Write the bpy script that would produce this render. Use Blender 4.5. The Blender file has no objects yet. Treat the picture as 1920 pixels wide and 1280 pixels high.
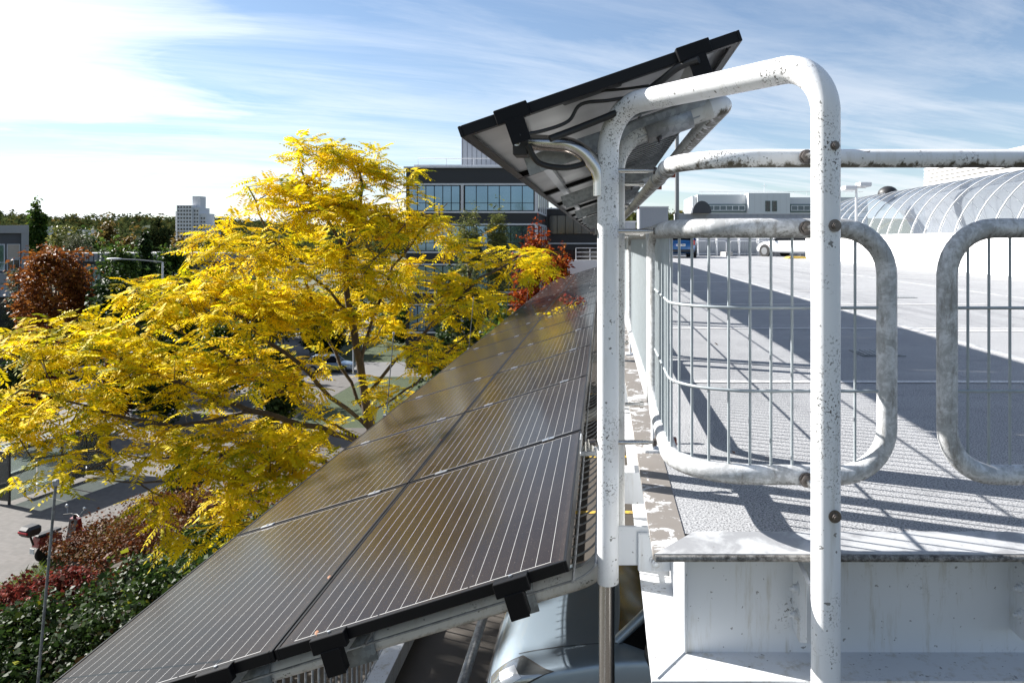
import bpy, bmesh, math, random
import numpy as np
from mathutils import Vector, Matrix, Euler

random.seed(7); rng = np.random.default_rng(7)
scene = bpy.context.scene
col = scene.collection
R = math.radians

# ------------------------------------------------------------------ camera
cam_d = bpy.data.cameras.new('camera'); cam = bpy.data.objects.new('camera', cam_d); col.objects.link(cam)
cam.location = (0, 0, 0); cam.rotation_euler = (R(90), 0, 0)
cam_d.sensor_fit = 'HORIZONTAL'; cam_d.sensor_width = 36.0; cam_d.lens = 25.69
cam_d.shift_x = -170 / 1920; cam_d.shift_y = -188 / 1920
cam_d.clip_start = 0.05; cam_d.clip_end = 6000
scene.camera = cam

# ------------------------------------------------------------------ light
SUN_DIR = Vector((-1.6, 0.66, 1.0)).normalized()          # towards the sun
SUN_EL = math.asin(SUN_DIR.z); SUN_AZ = math.atan2(SUN_DIR.x, SUN_DIR.y)
sun_d = bpy.data.lights.new('sun', 'SUN'); sun_d.energy = 5.0; sun_d.angle = R(0.5); sun_d.color = (1.0, 0.96, 0.905)
sun = bpy.data.objects.new('sun', sun_d); col.objects.link(sun)
sun.rotation_euler = (-SUN_DIR).to_track_quat('-Z', 'Y').to_euler()

world = bpy.data.worlds.new('World'); scene.world = world; world.use_nodes = True
wn = world.node_tree.nodes; wl = world.node_tree.links; wn.clear()
def wnode(t, **kw):
    n = wn.new(t)
    for k, v in kw.items(): setattr(n, k, v)
    return n
def wmath(op, a, b=None, clamp=False):
    n = wn.new('ShaderNodeMath'); n.operation = op; n.use_clamp = clamp
    for i, v in enumerate((a, b)):
        if v is None: continue
        if isinstance(v, (int, float)): n.inputs[i].default_value = v
        else: wl.new(v, n.inputs[i])
    return n.outputs[0]
wo = wnode('ShaderNodeOutputWorld'); bg = wnode('ShaderNodeBackground'); bg.inputs['Strength'].default_value = 0.05
wl.new(bg.outputs[0], wo.inputs[0])
sky = wnode('ShaderNodeTexSky', sky_type='NISHITA', sun_disc=False)
sky.sun_elevation = SUN_EL; sky.sun_rotation = SUN_AZ; sky.altitude = 0; sky.air_density = 1.0; sky.dust_density = 0.1; sky.ozone_density = 3.5
tc = wnode('ShaderNodeTexCoord'); sep = wnode('ShaderNodeSeparateXYZ'); wl.new(tc.outputs['Generated'], sep.inputs[0])
X_, Y_, Z_ = sep.outputs
zc = wmath('ADD', wmath('MAXIMUM', Z_, 0.0), 0.10)
cu = wmath('DIVIDE', X_, zc); cv = wmath('DIVIDE', Y_, zc)
comb = wnode('ShaderNodeCombineXYZ'); wl.new(cu, comb.inputs[0]); wl.new(cv, comb.inputs[1])
def wnoise(rot, scale, loc, sc, det, rough, dist):
    mp = wnode('ShaderNodeMapping', vector_type='TEXTURE'); mp.inputs['Rotation'].default_value = (0, 0, R(rot)); mp.inputs['Scale'].default_value = (1/scale[0], 1/scale[1], 1); mp.inputs['Location'].default_value = (*loc, 0)
    wl.new(comb.outputs[0], mp.inputs['Vector'])
    n = wnode('ShaderNodeTexNoise'); n.inputs['Scale'].default_value = sc; n.inputs['Detail'].default_value = det; n.inputs['Roughness'].default_value = rough; n.inputs['Distortion'].default_value = dist
    wl.new(mp.outputs[0], n.inputs['Vector']); return n.outputs[0]
fib = wnoise(24, (0.35, 2.3), (0, 0), 1.0, 11, 0.66, 0.5)      # fine cirrus fibres
wisp = wnoise(30, (0.38, 0.95), (4.2, 1.3), 1.0, 9, 0.64, 1.1)   # feathery wisps
brd = wnoise(30, (0.16, 0.30), (3.1, 1.7), 1.0, 3, 0.5, 0.3)     # broad banks
dotn = wnode('ShaderNodeVectorMath', operation='DOT_PRODUCT'); wl.new(tc.outputs['Generated'], dotn.inputs[0]); dotn.inputs[1].default_value = SUN_DIR
dt = wmath('MAXIMUM', dotn.outputs['Value'], 0.0)
fw = wmath('POWER', dt, 2.2)       # thin cirrus scatters light forward, towards the sun
def lin(v, lo, hi): return wmath('DIVIDE', wmath('SUBTRACT', v, lo), hi-lo, clamp=True)
f1 = wmath('MULTIPLY', lin(fib, 0.44, 0.66), wmath('ADD', wmath('MULTIPLY', lin(brd, 0.38, 0.62), 0.8), 0.2))
f2 = lin(wmath('ADD', wmath('MULTIPLY', wisp, 0.75), wmath('MULTIPLY', fib, 0.25)), 0.46, 0.62)
bank = lin(wmath('ADD', wmath('ADD', wmath('MULTIPLY', fw, 0.42), wmath('MULTIPLY', brd, 1.5)), wmath('MULTIPLY', wisp, 0.35)), 1.12, 1.34)
# optical depth of the thin cloud sheet, seen through a longer slant path towards the horizon
tau = wmath('ADD', wmath('ADD', wmath('MULTIPLY', f1, 0.14), wmath('MULTIPLY', f2, 0.09)), wmath('ADD', wmath('MULTIPLY', bank, 0.44), 0.028))
air = wmath('DIVIDE', 1.0, wmath('ADD', wmath('MAXIMUM', Z_, 0.0), 0.05))
cl = wmath('SUBTRACT', 1.0, wmath('POWER', 2.718, wmath('MULTIPLY', wmath('MULTIPLY', tau, air), -1.0)), clamp=True)
cb = wmath('ADD', wmath('MULTIPLY', fw, 3.6), 7.5)
ccol = wnode('ShaderNodeCombineXYZ')
wl.new(wmath('MULTIPLY', cb, 0.965), ccol.inputs[0]); wl.new(cb, ccol.inputs[1]); wl.new(wmath('MULTIPLY', cb, 1.06), ccol.inputs[2])
mixw = wnode('ShaderNodeMix', data_type='RGBA'); wl.new(cl, mixw.inputs[0]); wl.new(sky.outputs[0], mixw.inputs[6]); wl.new(ccol.outputs[0], mixw.inputs[7])
wl.new(mixw.outputs[2], bg.inputs['Color'])

vs = scene.view_settings
vs.view_transform = 'Standard'; vs.look = 'None'; vs.gamma = 1.0; vs.exposure = 1.5
try: vs.use_curve_mapping = False
except Exception: pass
scene.render.engine = 'CYCLES'
scene.cycles.max_bounces = 8; scene.cycles.diffuse_bounces = 3; scene.cycles.glossy_bounces = 4; scene.cycles.transparent_max_bounces = 24
scene.cycles.transmission_bounces = 4; scene.cycles.sample_clamp_indirect = 6.0; scene.cycles.use_denoising = True
scene.cycles.caustics_reflective = False; scene.cycles.caustics_refractive = False

# ------------------------------------------------------------------ materials
MATS = {}
class MT:
    def __init__(s, name):
        s.m = bpy.data.materials.new(name); s.m.use_nodes = True
        s.n = s.m.node_tree.nodes; s.l = s.m.node_tree.links; s.b = s.n['Principled BSDF']; MATS[name] = s.m
        s.tc = s.n.new('ShaderNodeTexCoord')
    def set(s, k, v):
        if isinstance(v, bpy.types.NodeSocket): s.l.new(v, s.b.inputs[k])
        else: s.b.inputs[k].default_value = v
        return s
    def noise(s, scale, detail=4, rough=0.55, vec=None, dist=0.0, out=0):
        n = s.n.new('ShaderNodeTexNoise'); n.inputs['Scale'].default_value = scale; n.inputs['Detail'].default_value = detail
        n.inputs['Roughness'].default_value = rough; n.inputs['Distortion'].default_value = dist
        s.l.new(vec or s.geo(), n.inputs['Vector']); return n.outputs[out]
    def geo(s):
        if not hasattr(s, '_g'): s._g = s.n.new('ShaderNodeNewGeometry')
        return s._g.outputs['Position']
    def normal(s): s.geo(); return s._g.outputs['Normal']
    def obj(s): return s.tc.outputs['Object']
    def mapv(s, vec, scale=(1,1,1), rot=(0,0,0), loc=(0,0,0)):
        n = s.n.new('ShaderNodeMapping'); n.inputs['Scale'].default_value = scale; n.inputs['Rotation'].default_value = rot; n.inputs['Location'].default_value = loc
        s.l.new(vec, n.inputs['Vector']); return n.outputs[0]
    def math(s, op, a, b=None, clamp=False):
        n = s.n.new('ShaderNodeMath'); n.operation = op; n.use_clamp = clamp
        for i, v in enumerate((a, b)):
            if v is None: continue
            if isinstance(v, (int, float)): n.inputs[i].default_value = v
            else: s.l.new(v, n.inputs[i])
        return n.outputs[0]
    def ramp(s, f, lo, hi):
        n = s.n.new('ShaderNodeMapRange'); n.interpolation_type = 'SMOOTHSTEP'
        n.inputs[1].default_value = lo; n.inputs[2].default_value = hi; s.l.new(f, n.inputs[0]); return n.outputs[0]
    def mix(s, f, a, b):
        n = s.n.new('ShaderNodeMix'); n.data_type = 'RGBA'
        for i, v in ((0, f), (6, a), (7, b)):
            if isinstance(v, bpy.types.NodeSocket): s.l.new(v, n.inputs[i])
            elif i == 0: n.inputs[0].default_value = v
            else: n.inputs[i].default_value = (*v, 1) if len(v) == 3 else v
        return n.outputs[2]
    def sep(s, v):
        n = s.n.new('ShaderNodeSeparateXYZ'); s.l.new(v, n.inputs[0]); return n.outputs
    def bump(s, h, strength=0.3, dist=0.01):
        n = s.n.new('ShaderNodeBump'); n.inputs['Strength'].default_value = strength; n.inputs['Distance'].default_value = dist
        s.l.new(h, n.inputs['Height']); s.l.new(n.outputs[0], s.b.inputs['Normal']); return s
    def attr(s, name):
        n = s.n.new('ShaderNodeAttribute'); n.attribute_name = name; return n.outputs['Fac']

def flat(name, c, rough=0.6, metal=0.0, spec=0.5, var=0.12, vs_=6.0):
    t = MT(name); nz = t.noise(vs_, 5, 0.6)
    a = tuple(max(0, x*(1-var)) for x in c); b = tuple(min(1, x*(1+var)) for x in c)
    t.set('Base Color', t.mix(nz, a, b)).set('Roughness', rough).set('Metallic', metal).set('Specular IOR Level', spec)
    return t.m

# weathered white paint with black specks and algae grime on rails
def white_paint(name, speck=0.5, under=0.0, base=(0.74, 0.75, 0.76), speckscale=150):
    t = MT(name)
    big = t.noise(2.3, 5, 0.6); c = t.mix(big, tuple(x*0.86 for x in base), base)
    s1 = t.noise(speckscale, 3, 0.65); patch = t.noise(5.0, 4, 0.6)
    m = t.math('MULTIPLY', t.ramp(s1, 0.55, 0.61), t.ramp(patch, 0.56 - 0.16*speck, 0.74 - 0.18*speck))
    s2 = t.ramp(t.noise(52, 2, 0.5, vec=t.mapv(t.geo(), loc=(3, 5, 1))), 0.69, 0.715)
    m = t.math('MAXIMUM', m, t.math('MULTIPLY', s2, 0.8 if speck > 0.4 else 0.65))
    c = t.mix(m, c, (0.075, 0.07, 0.062))
    st = t.ramp(t.noise(4.0, 5, 0.7, vec=t.mapv(t.geo(), scale=(6, 6, 0.7))), 0.50, 0.74)
    c = t.mix(t.math('MULTIPLY', st, 0.38 if speck != 0.02 else 0.78), c, (0.40, 0.37, 0.30))
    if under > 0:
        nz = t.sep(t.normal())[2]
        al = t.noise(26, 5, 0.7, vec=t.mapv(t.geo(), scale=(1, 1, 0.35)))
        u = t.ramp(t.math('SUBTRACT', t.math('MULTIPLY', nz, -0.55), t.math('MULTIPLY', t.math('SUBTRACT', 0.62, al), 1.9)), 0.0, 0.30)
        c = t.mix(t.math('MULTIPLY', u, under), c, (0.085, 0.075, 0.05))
    t.set('Base Color', c).set('Roughness', t.math('ADD', t.math('MULTIPLY', big, 0.2), 0.32)).set('Specular IOR Level', 0.45)
    t.bump(t.noise(140, 3), 0.08, 0.002)
    return t.m
white_paint('white_hoop', 0.62, 0.0, base=(0.84, 0.855, 0.87))
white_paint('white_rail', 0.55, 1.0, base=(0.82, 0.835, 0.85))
white_paint('white_beam', 0.02, 0.0, base=(0.68, 0.70, 0.72), speckscale=110)
white_paint('white_post', 0.15, 0.0, base=(0.76, 0.78, 0.80))
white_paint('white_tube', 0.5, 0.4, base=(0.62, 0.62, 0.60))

def galvanised(name, lo=(0.20, 0.21, 0.22), hi=(0.42, 0.44, 0.46), metal=0.55, rough=0.5, sc=18):
    t = MT(name); v = t.n.new('ShaderNodeTexVoronoi'); v.inputs['Scale'].default_value = sc*3; t.l.new(t.geo(), v.inputs['Vector'])
    f = t.math('ADD', t.math('MULTIPLY', v.outputs['Color'], 0.25), t.math('MULTIPLY', t.noise(sc*0.5, 5, 0.65), 0.75))
    t.set('Base Color', t.mix(t.ramp(f, 0.25, 0.75), lo, hi)).set('Metallic', metal).set('Roughness', t.math('ADD', t.math('MULTIPLY', f, 0.25), rough-0.12))
    t.bump(t.noise(60, 4), 0.1, 0.002)
    return t.m
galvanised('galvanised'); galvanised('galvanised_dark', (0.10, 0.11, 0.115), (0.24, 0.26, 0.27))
# guard frames: galvanised tube whose white paint is chalking off
t = MT('guard_frame'); fl = t.noise(14, 9, 0.78, dist=0.8); fl2 = t.noise(70, 5, 0.7); streak = t.noise(11, 8, 0.78, vec=t.mapv(t.geo(), scale=(3, 3, 0.8)))
c = t.mix(t.ramp(t.math('ADD', t.math('MULTIPLY', fl, 0.7), t.math('MULTIPLY', fl2, 0.3)), 0.42, 0.60), (0.36, 0.37, 0.375), (0.64, 0.655, 0.67))
c = t.mix(t.math('MULTIPLY', t.ramp(streak, 0.50, 0.66), 0.7), c, (0.19, 0.175, 0.15))
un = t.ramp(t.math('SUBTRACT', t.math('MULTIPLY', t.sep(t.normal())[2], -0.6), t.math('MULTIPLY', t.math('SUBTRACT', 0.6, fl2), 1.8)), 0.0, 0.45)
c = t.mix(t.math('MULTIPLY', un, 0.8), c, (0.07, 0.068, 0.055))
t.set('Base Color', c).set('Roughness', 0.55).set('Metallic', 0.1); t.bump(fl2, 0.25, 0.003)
flat('guard_wire', (0.33, 0.37, 0.39), 0.45, 0.1, var=0.2, vs_=30)
t = MT('stainless'); nz = t.noise(30, 4, 0.6, vec=t.mapv(t.geo(), scale=(1, 1, 0.08)))
t.set('Base Color', t.mix(nz, (0.50, 0.49, 0.47), (0.66, 0.65, 0.63))).set('Metallic', 1.0).set('Roughness', t.math('ADD', t.math('MULTIPLY', nz, 0.2), 0.14))
t = MT('bolt_steel'); t.set('Base Color', t.mix(t.noise(80, 3), (0.07, 0.06, 0.055), (0.22, 0.20, 0.19))).set('Metallic', 0.8).set('Roughness', 0.38)
flat('black_alu', (0.006, 0.006, 0.007), 0.45, 0.0, spec=0.15, var=0.3)
flat('black_frame', (0.008, 0.008, 0.009), 0.4, 0.0, spec=0.18, var=0.3)
flat('alu', (0.62, 0.63, 0.64), 0.28, 0.9, var=0.08)
flat('cable', (0.012, 0.012, 0.012), 0.5, var=0.3)
t = MT('backsheet'); g = t.noise(1.6, 3, 0.5, vec=t.mapv(t.obj(), scale=(1, 1.6, 1))); g2 = t.noise(25, 4)
t.set('Base Color', t.mix(t.ramp(g, 0.3, 0.75), (0.36, 0.36, 0.355), (0.55, 0.55, 0.545))).set('Roughness', 0.3).set('Specular IOR Level', 0.5)
# photovoltaic laminate: six cells of three busbars across, ten cells along
t = MT('pv_laminate'); o = t.sep(t.obj())
xm = t.math('SUBTRACT', o[0], 0.032); cell = 0.156
def fracdist(v, period, off):
    f = t.math('FRACT', t.math('ADD', t.math('DIVIDE', v, period), off)); return t.math('MULTIPLY', t.math('ABSOLUTE', t.math('SUBTRACT', f, 0.5)), period)
bus = t.math('LESS_THAN', fracdist(xm, cell/3, 0.0), 0.0007)
inside = t.math('MULTIPLY', t.math('LESS_THAN', t.math('ABSOLUTE', t.math('SUBTRACT', o[0], 0.5)), 0.468), t.math('LESS_THAN', t.math('ABSOLUTE', t.math('SUBTRACT', o[1], 0.825)), 0.792))
bus = t.math('MULTIPLY', bus, inside)
endl = t.math('LESS_THAN', t.math('ABSOLUTE', t.math('SUBTRACT', t.math('ABSOLUTE', t.math('SUBTRACT', o[1], 0.825)), 0.794)), 0.0016)
endl = t.math('MULTIPLY', endl, t.math('LESS_THAN', t.math('ABSOLUTE', t.math('SUBTRACT', o[0], 0.5)), 0.445))
endl = t.math('MULTIPLY', endl, t.math('GREATER_THAN', t.math('FRACT', t.math('DIVIDE', xm, cell*2)), 0.02))
lines = t.math('MAXIMUM', bus, endl)
gap = t.math('MAXIMUM', t.math('LESS_THAN', fracdist(xm, cell, 0.5), 0.0011), t.math('LESS_THAN', fracdist(t.math('SUBTRACT', o[1], 0.045), cell, 0.5), 0.0011))
oi = t.n.new('ShaderNodeObjectInfo')
cellc = t.mix(t.noise(3, 3), (0.013, 0.0085, 0.0065), (0.021, 0.0145, 0.0115))
cellc = t.mix(t.math('MULTIPLY', gap, 0.7), cellc, (0.006, 0.006, 0.007))
dust = t.noise(1.6, 6, 0.65); dustf = t.noise(160, 2, 0.5)
dm = t.math('ADD', t.math('MULTIPLY', t.ramp(dust, 0.35, 0.8), 0.035), t.math('MULTIPLY', t.ramp(dustf, 0.68, 0.73), 0.28))
edge = t.ramp(t.math('ABSOLUTE', t.math('SUBTRACT', o[0], 0.5)), 0.44, 0.5)
dm = t.math('ADD', dm, t.math('MULTIPLY', edge, t.math('MULTIPLY', t.noise(14, 5), 0.10)), clamp=True)
cc = t.mix(lines, cellc, (0.42, 0.42, 0.41)); cc = t.mix(dm, cc, (0.30, 0.25, 0.20))
t.set('Base Color', cc).set('Roughness', t.math('ADD', t.math('MULTIPLY', dust, 0.14), 0.07)).set('Specular IOR Level', 0.5).set('IOR', 1.19).set('Specular Tint', (1.0, 0.90, 0.82, 1))

# roof deck coating: grey gritty anti-slip
t = MT('deck_coat'); g1 = t.noise(150, 4, 0.75); g2 = t.noise(0.9, 6, 0.6); g3 = t.noise(9, 6, 0.65); tr = t.noise(1.1, 6, 0.7, vec=t.mapv(t.geo(), scale=(0.35, 2.6, 1), rot=(0, 0, R(8))))
c = t.mix(g2, (0.34, 0.345, 0.36), (0.47, 0.475, 0.485)); c = t.mix(t.math('MULTIPLY', t.ramp(tr, 0.48, 0.72), 0.4), c, (0.55, 0.555, 0.57))
c = t.mix(t.math('MULTIPLY', t.ramp(g3, 0.5, 0.75), 0.25), c, (0.27, 0.265, 0.26)); c = t.mix(t.ramp(g1, 0.36, 0.64), tuple([0.0]*3), c)
c2 = t.mix(t.ramp(g1, 0.34, 0.60), (0.22, 0.22, 0.23), (1.15, 1.15, 1.15)); mu = t.n.new('ShaderNodeMix'); mu.data_type = 'RGBA'; mu.blend_type = 'MULTIPLY'; mu.inputs[0].default_value = 1
base = t.mix(g2, (0.34, 0.348, 0.36), (0.46, 0.468, 0.48)); base = t.mix(t.math('MULTIPLY', t.ramp(tr, 0.48, 0.72), 0.4), base, (0.53, 0.535, 0.545)); base = t.mix(t.math('MULTIPLY', t.ramp(g3, 0.5, 0.75), 0.3), base, (0.20, 0.205, 0.215))
ty = t.noise(0.55, 7, 0.7, vec=t.mapv(t.geo(), scale=(2.6, 0.22, 1), rot=(0, 0, R(-14)))); sp = t.noise(2.2, 7, 0.72, dist=1.2)
base = t.mix(t.math('MULTIPLY', t.ramp(ty, 0.54, 0.70), 0.38), base, (0.15, 0.155, 0.17)); base = t.mix(t.math('MULTIPLY', t.ramp(sp, 0.60, 0.72), 0.5), base, (0.15, 0.15, 0.15)); base = t.mix(t.math('MULTIPLY', t.ramp(sp, 0.40, 0.30), 0.35), base, (0.50, 0.505, 0.51))
t.l.new(base, mu.inputs[6]); t.l.new(c2, mu.inputs[7])
t.set('Base Color', mu.outputs[2]).set('Roughness', 0.9).set('Specular IOR Level', 0.06); t.bump(g1, 0.7, 0.004)
# edge flashing: bare tan sheet with flaking white paint
t = MT('flashing'); a = t.noise(8.5, 8, 0.68, dist=0.7); b = t.noise(70, 4, 0.65); br = t.noise(3, 5, 0.6)
c = t.mix(br, (0.15, 0.132, 0.115), (0.22, 0.205, 0.19)); c = t.mix(t.ramp(t.math('ADD', t.math('MULTIPLY', a, 0.8), t.math('MULTIPLY', b, 0.2)), 0.53, 0.57), c, (0.52, 0.525, 0.53))
c = t.mix(t.math('MULTIPLY', t.ramp(b, 0.62, 0.74), 0.6), c, (0.13, 0.11, 0.09)); t.set('Base Color', c).set('Roughness', 0.62); t.bump(a, 0.3, 0.004)
t = MT('flashing_front'); a = t.noise(6, 8, 0.68, dist=0.4); b = t.noise(60, 4, 0.65)
c = t.mix(t.ramp(a, 0.40, 0.55), (0.26, 0.265, 0.275), (0.42, 0.43, 0.44)); c = t.mix(t.math('MULTIPLY', t.ramp(b, 0.62, 0.75), 0.5), c, (0.16, 0.14, 0.12)); t.set('Base Color', c).set('Roughness', 0.5)
t = MT('edge_rust'); a = t.noise(48, 8, 0.75); t.set('Base Color', t.mix(t.ramp(a, 0.36, 0.66), (0.05, 0.045, 0.04), (0.34, 0.33, 0.31))).set('Roughness', 0.75); t.bump(a, 0.5, 0.006)
t = MT('line_paint'); t.set('Base Color', t.mix(t.ramp(t.noise(120, 4, 0.7), 0.36, 0.55), (0.30, 0.30, 0.31), (0.62, 0.62, 0.62))).set('Roughness', 0.7)
t = MT('yellow_paint'); t.set('Base Color', t.mix(t.ramp(t.noise(20, 5, 0.7), 0.4, 0.6), (0.30, 0.22, 0.08), (0.72, 0.48, 0.05))).set('Roughness', 0.7)
t = MT('lower_floor'); t.set('Base Color', t.mix(t.noise(1.5, 8, 0.65), (0.045, 0.04, 0.034), (0.095, 0.082, 0.07))).set('Roughness', 0.8)
flat('garage_concrete', (0.36, 0.35, 0.33), 0.85, var=0.2, vs_=1.5)
flat('wall_white', (0.78, 0.78, 0.77), 0.7, var=0.04, vs_=1.2)
flat('wall_joint', (0.45, 0.45, 0.45), 0.8)
flat('steel_white', (0.74, 0.75, 0.76), 0.4, 0.1, var=0.05)
t = MT('asphalt'); t.set('Base Color', t.mix(t.noise(1.3, 8, 0.7), (0.045, 0.045, 0.047), (0.085, 0.084, 0.083))).set('Roughness', 0.85)
t = MT('road_light'); t.set('Base Color', t.mix(t.noise(0.8, 8, 0.7), (0.10, 0.10, 0.10), (0.16, 0.158, 0.155))).set('Roughness', 0.85)
t = MT('pavers'); br = t.n.new('ShaderNodeTexBrick'); br.inputs['Scale'].default_value = 1; br.inputs['Brick Width'].default_value = 0.22; br.inputs['Row Height'].default_value = 0.16; br.inputs['Mortar Size'].default_value = 0.012
br.inputs['Color1'].default_value = (0.075, 0.071, 0.066, 1); br.inputs['Color2'].default_value = (0.115, 0.107, 0.10, 1); br.inputs['Mortar'].default_value = (0.09, 0.08, 0.07, 1)
t.l.new(t.mapv(t.geo(), rot=(0, 0, R(20))), br.inputs['Vector']); t.set('Base Color', t.mix(t.math('MULTIPLY', t.noise(0.7, 5), 0.4), br.outputs[0], (0.12, 0.11, 0.10))).set('Roughness', 0.85)
t.bump(br.outputs['Fac'], -0.4, 0.01)
t = MT('grass'); t.set('Base Color', t.mix(t.noise(0.9, 8, 0.75), (0.012, 0.026, 0.006), (0.045, 0.068, 0.014))).set('Roughness', 0.9); t.bump(t.noise(30, 4), 0.8, 0.05)
t = MT('terrain'); t.set('Base Color', t.mix(t.noise(0.02, 8, 0.7), (0.045, 0.06, 0.025), (0.12, 0.11, 0.06))).set('Roughness', 0.95)
flat('kerb', (0.42, 0.41, 0.39), 0.85)

def leafmat(name, cols, trans=0.45, rough=0.55, gloss=0.15):
    t = MT(name); r = t.n.new('ShaderNodeValToRGB'); cr = r.color_ramp
    while len(cr.elements) < len(cols): cr.elements.new(0.5)
    for i, (p, c) in enumerate(cols): cr.elements[i].position = p; cr.elements[i].color = (*c, 1)
    t.l.new(t.attr('tint'), r.inputs[0])
    t.set('Base Color', r.outputs[0]).set('Roughness', rough).set('Specular IOR Level', gloss)
    tr = t.n.new('ShaderNodeBsdfTranslucent'); t.l.new(r.outputs[0], tr.inputs[0])
    mx = t.n.new('ShaderNodeMixShader'); mx.inputs[0].default_value = trans
    out = t.n['Material Output']; t.l.new(t.b.outputs[0], mx.inputs[1]); t.l.new(tr.outputs[0], mx.inputs[2]); t.l.new(mx.outputs[0], out.inputs[0])
    return t.m
leafmat('leaf_yellow', [(0.0, (0.20, 0.24, 0.010)), (0.25, (0.58, 0.49, 0.010)), (0.55, (0.86, 0.66, 0.014)), (0.88, (0.88, 0.62, 0.016)), (1.0, (0.55, 0.28, 0.015))], 0.36, 0.6, 0.06)
leafmat('leaf_green', [(0.0, (0.022, 0.05, 0.010)), (0.5, (0.055, 0.10, 0.018)), (0.85, (0.12, 0.17, 0.025)), (1.0, (0.26, 0.24, 0.03))], 0.35, 0.5, 0.2)
leafmat('leaf_hazel', [(0.0, (0.035, 0.022, 0.009)), (0.2, (0.014, 0.028, 0.008)), (0.6, (0.028, 0.055, 0.012)), (0.88, (0.06, 0.10, 0.018)), (1.0, (0.24, 0.25, 0.02))], 0.3, 0.5, 0.12)
leafmat('leaf_dark', [(0.0, (0.015, 0.033, 0.010)), (0.6, (0.035, 0.065, 0.016)), (1.0, (0.09, 0.11, 0.025))], 0.25)
leafmat('leaf_rust', [(0.0, (0.09, 0.025, 0.010)), (0.5, (0.20, 0.065, 0.016)), (1.0, (0.36, 0.15, 0.025))], 0.35)
leafmat('leaf_red', [(0.0, (0.09, 0.012, 0.008)), (0.5, (0.25, 0.04, 0.010)), (0.8, (0.38, 0.10, 0.012)), (1.0, (0.14, 0.10, 0.02))], 0.35, 0.6, 0.05)
leafmat('leaf_crimson', [(0.0, (0.05, 0.03, 0.012)), (0.3, (0.09, 0.02, 0.014)), (0.7, (0.20, 0.035, 0.028)), (1.0, (0.30, 0.11, 0.06))], 0.3, 0.6, 0.05)
leafmat('leaf_brown', [(0.0, (0.05, 0.018, 0.008)), (0.5, (0.13, 0.04, 0.014)), (0.8, (0.10, 0.075, 0.015)), (1.0, (0.26, 0.09, 0.02))], 0.3, 0.6, 0.12)
leafmat('leaf_olive', [(0.0, (0.06, 0.08, 0.025)), (0.6, (0.13, 0.15, 0.045)), (1.0, (0.28, 0.25, 0.06))], 0.35)
leafmat('leaf_grey', [(0.0, (0.05, 0.06, 0.035)), (0.6, (0.10, 0.115, 0.06)), (1.0, (0.17, 0.16, 0.08))], 0.3)
leafmat('leaf_autumn', [(0.0, (0.08, 0.06, 0.02)), (0.5, (0.17, 0.12, 0.03)), (1.0, (0.30, 0.17, 0.035))], 0.35)
leafmat('leaf_far', [(0.0, (0.03, 0.045, 0.018)), (0.6, (0.065, 0.08, 0.028)), (0.9, (0.14, 0.11, 0.03)), (1.0, (0.20, 0.12, 0.035))], 0.25, 0.8, 0.0)
t = MT('bark'); b = t.noise(14, 7, 0.7, vec=t.mapv(t.geo(), scale=(3, 3, 0.6))); t.set('Base Color', t.mix(b, (0.035, 0.027, 0.02), (0.13, 0.10, 0.075))).set('Roughness', 0.9); t.bump(b, 0.8, 0.03)

flat('clad_black', (0.010, 0.012, 0.016), 0.45, var=0.15, vs_=0.6); flat('clad_dark', (0.05, 0.055, 0.065), 0.5)
flat('clad_grey', (0.36, 0.38, 0.42), 0.55, var=0.04, vs_=0.5); flat('trim_grey', (0.55, 0.56, 0.58), 0.5)
flat('office_white', (0.66, 0.68, 0.70), 0.6, var=0.05, vs_=0.3); flat('office_green', (0.10, 0.16, 0.16), 0.5)
flat('concrete_tower', (0.64, 0.64, 0.66), 0.8, var=0.05, vs_=0.05); flat('concrete_grey', (0.30, 0.30, 0.30), 0.85, var=0.2, vs_=0.4)
flat('blind', (0.42, 0.36, 0.30), 0.8); flat('window_dark', (0.02, 0.025, 0.03), 0.12, spec=0.7)
t = MT('window_glass'); t.set('Base Color', t.mix(t.noise(0.5, 3), (0.03, 0.05, 0.07), (0.08, 0.12, 0.15))).set('Roughness', 0.05).set('Metallic', 0.35).set('Specular IOR Level', 0.8)
t.b.inputs['Base Color'].default_value = (0.1, 0.15, 0.2, 1)
t = MT('window_blue'); t.set('Base Color', t.mix(t.noise(0.35, 3), (0.12, 0.20, 0.28), (0.22, 0.33, 0.42))).set('Roughness', 0.06).set('Metallic', 0.85)
def thin_glass(name, tint, diff, fac_t=0.7, fac_d=0.1, rough=0.03):
    t = MT(name); tr = t.n.new('ShaderNodeBsdfTransparent'); tr.inputs[0].default_value = (*tint, 1)
    gl = t.n.new('ShaderNodeBsdfGlossy'); gl.inputs['Roughness'].default_value = rough
    df = t.n.new('ShaderNodeBsdfDiffuse'); df.inputs[0].default_value = (*diff, 1)
    fr = t.n.new('ShaderNodeFresnel'); fr.inputs[0].default_value = 1.5
    m1 = t.n.new('ShaderNodeMixShader'); m1.inputs[0].default_value = fac_d; t.l.new(tr.outputs[0], m1.inputs[1]); t.l.new(df.outputs[0], m1.inputs[2])
    m2 = t.n.new('ShaderNodeMixShader'); t.l.new(fr.outputs[0], m2.inputs[0]); t.l.new(m1.outputs[0], m2.inputs[1]); t.l.new(gl.outputs[0], m2.inputs[2])
    t.l.new(m2.outputs[0], t.n['Material Output'].inputs[0]); return t.m
thin_glass('vault_glass', (0.90, 0.94, 0.97), (0.74, 0.78, 0.82), fac_d=0.07)
thin_glass('shelter_glass', (0.75, 0.82, 0.80), (0.5, 0.55, 0.5), fac_d=0.12)
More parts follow.
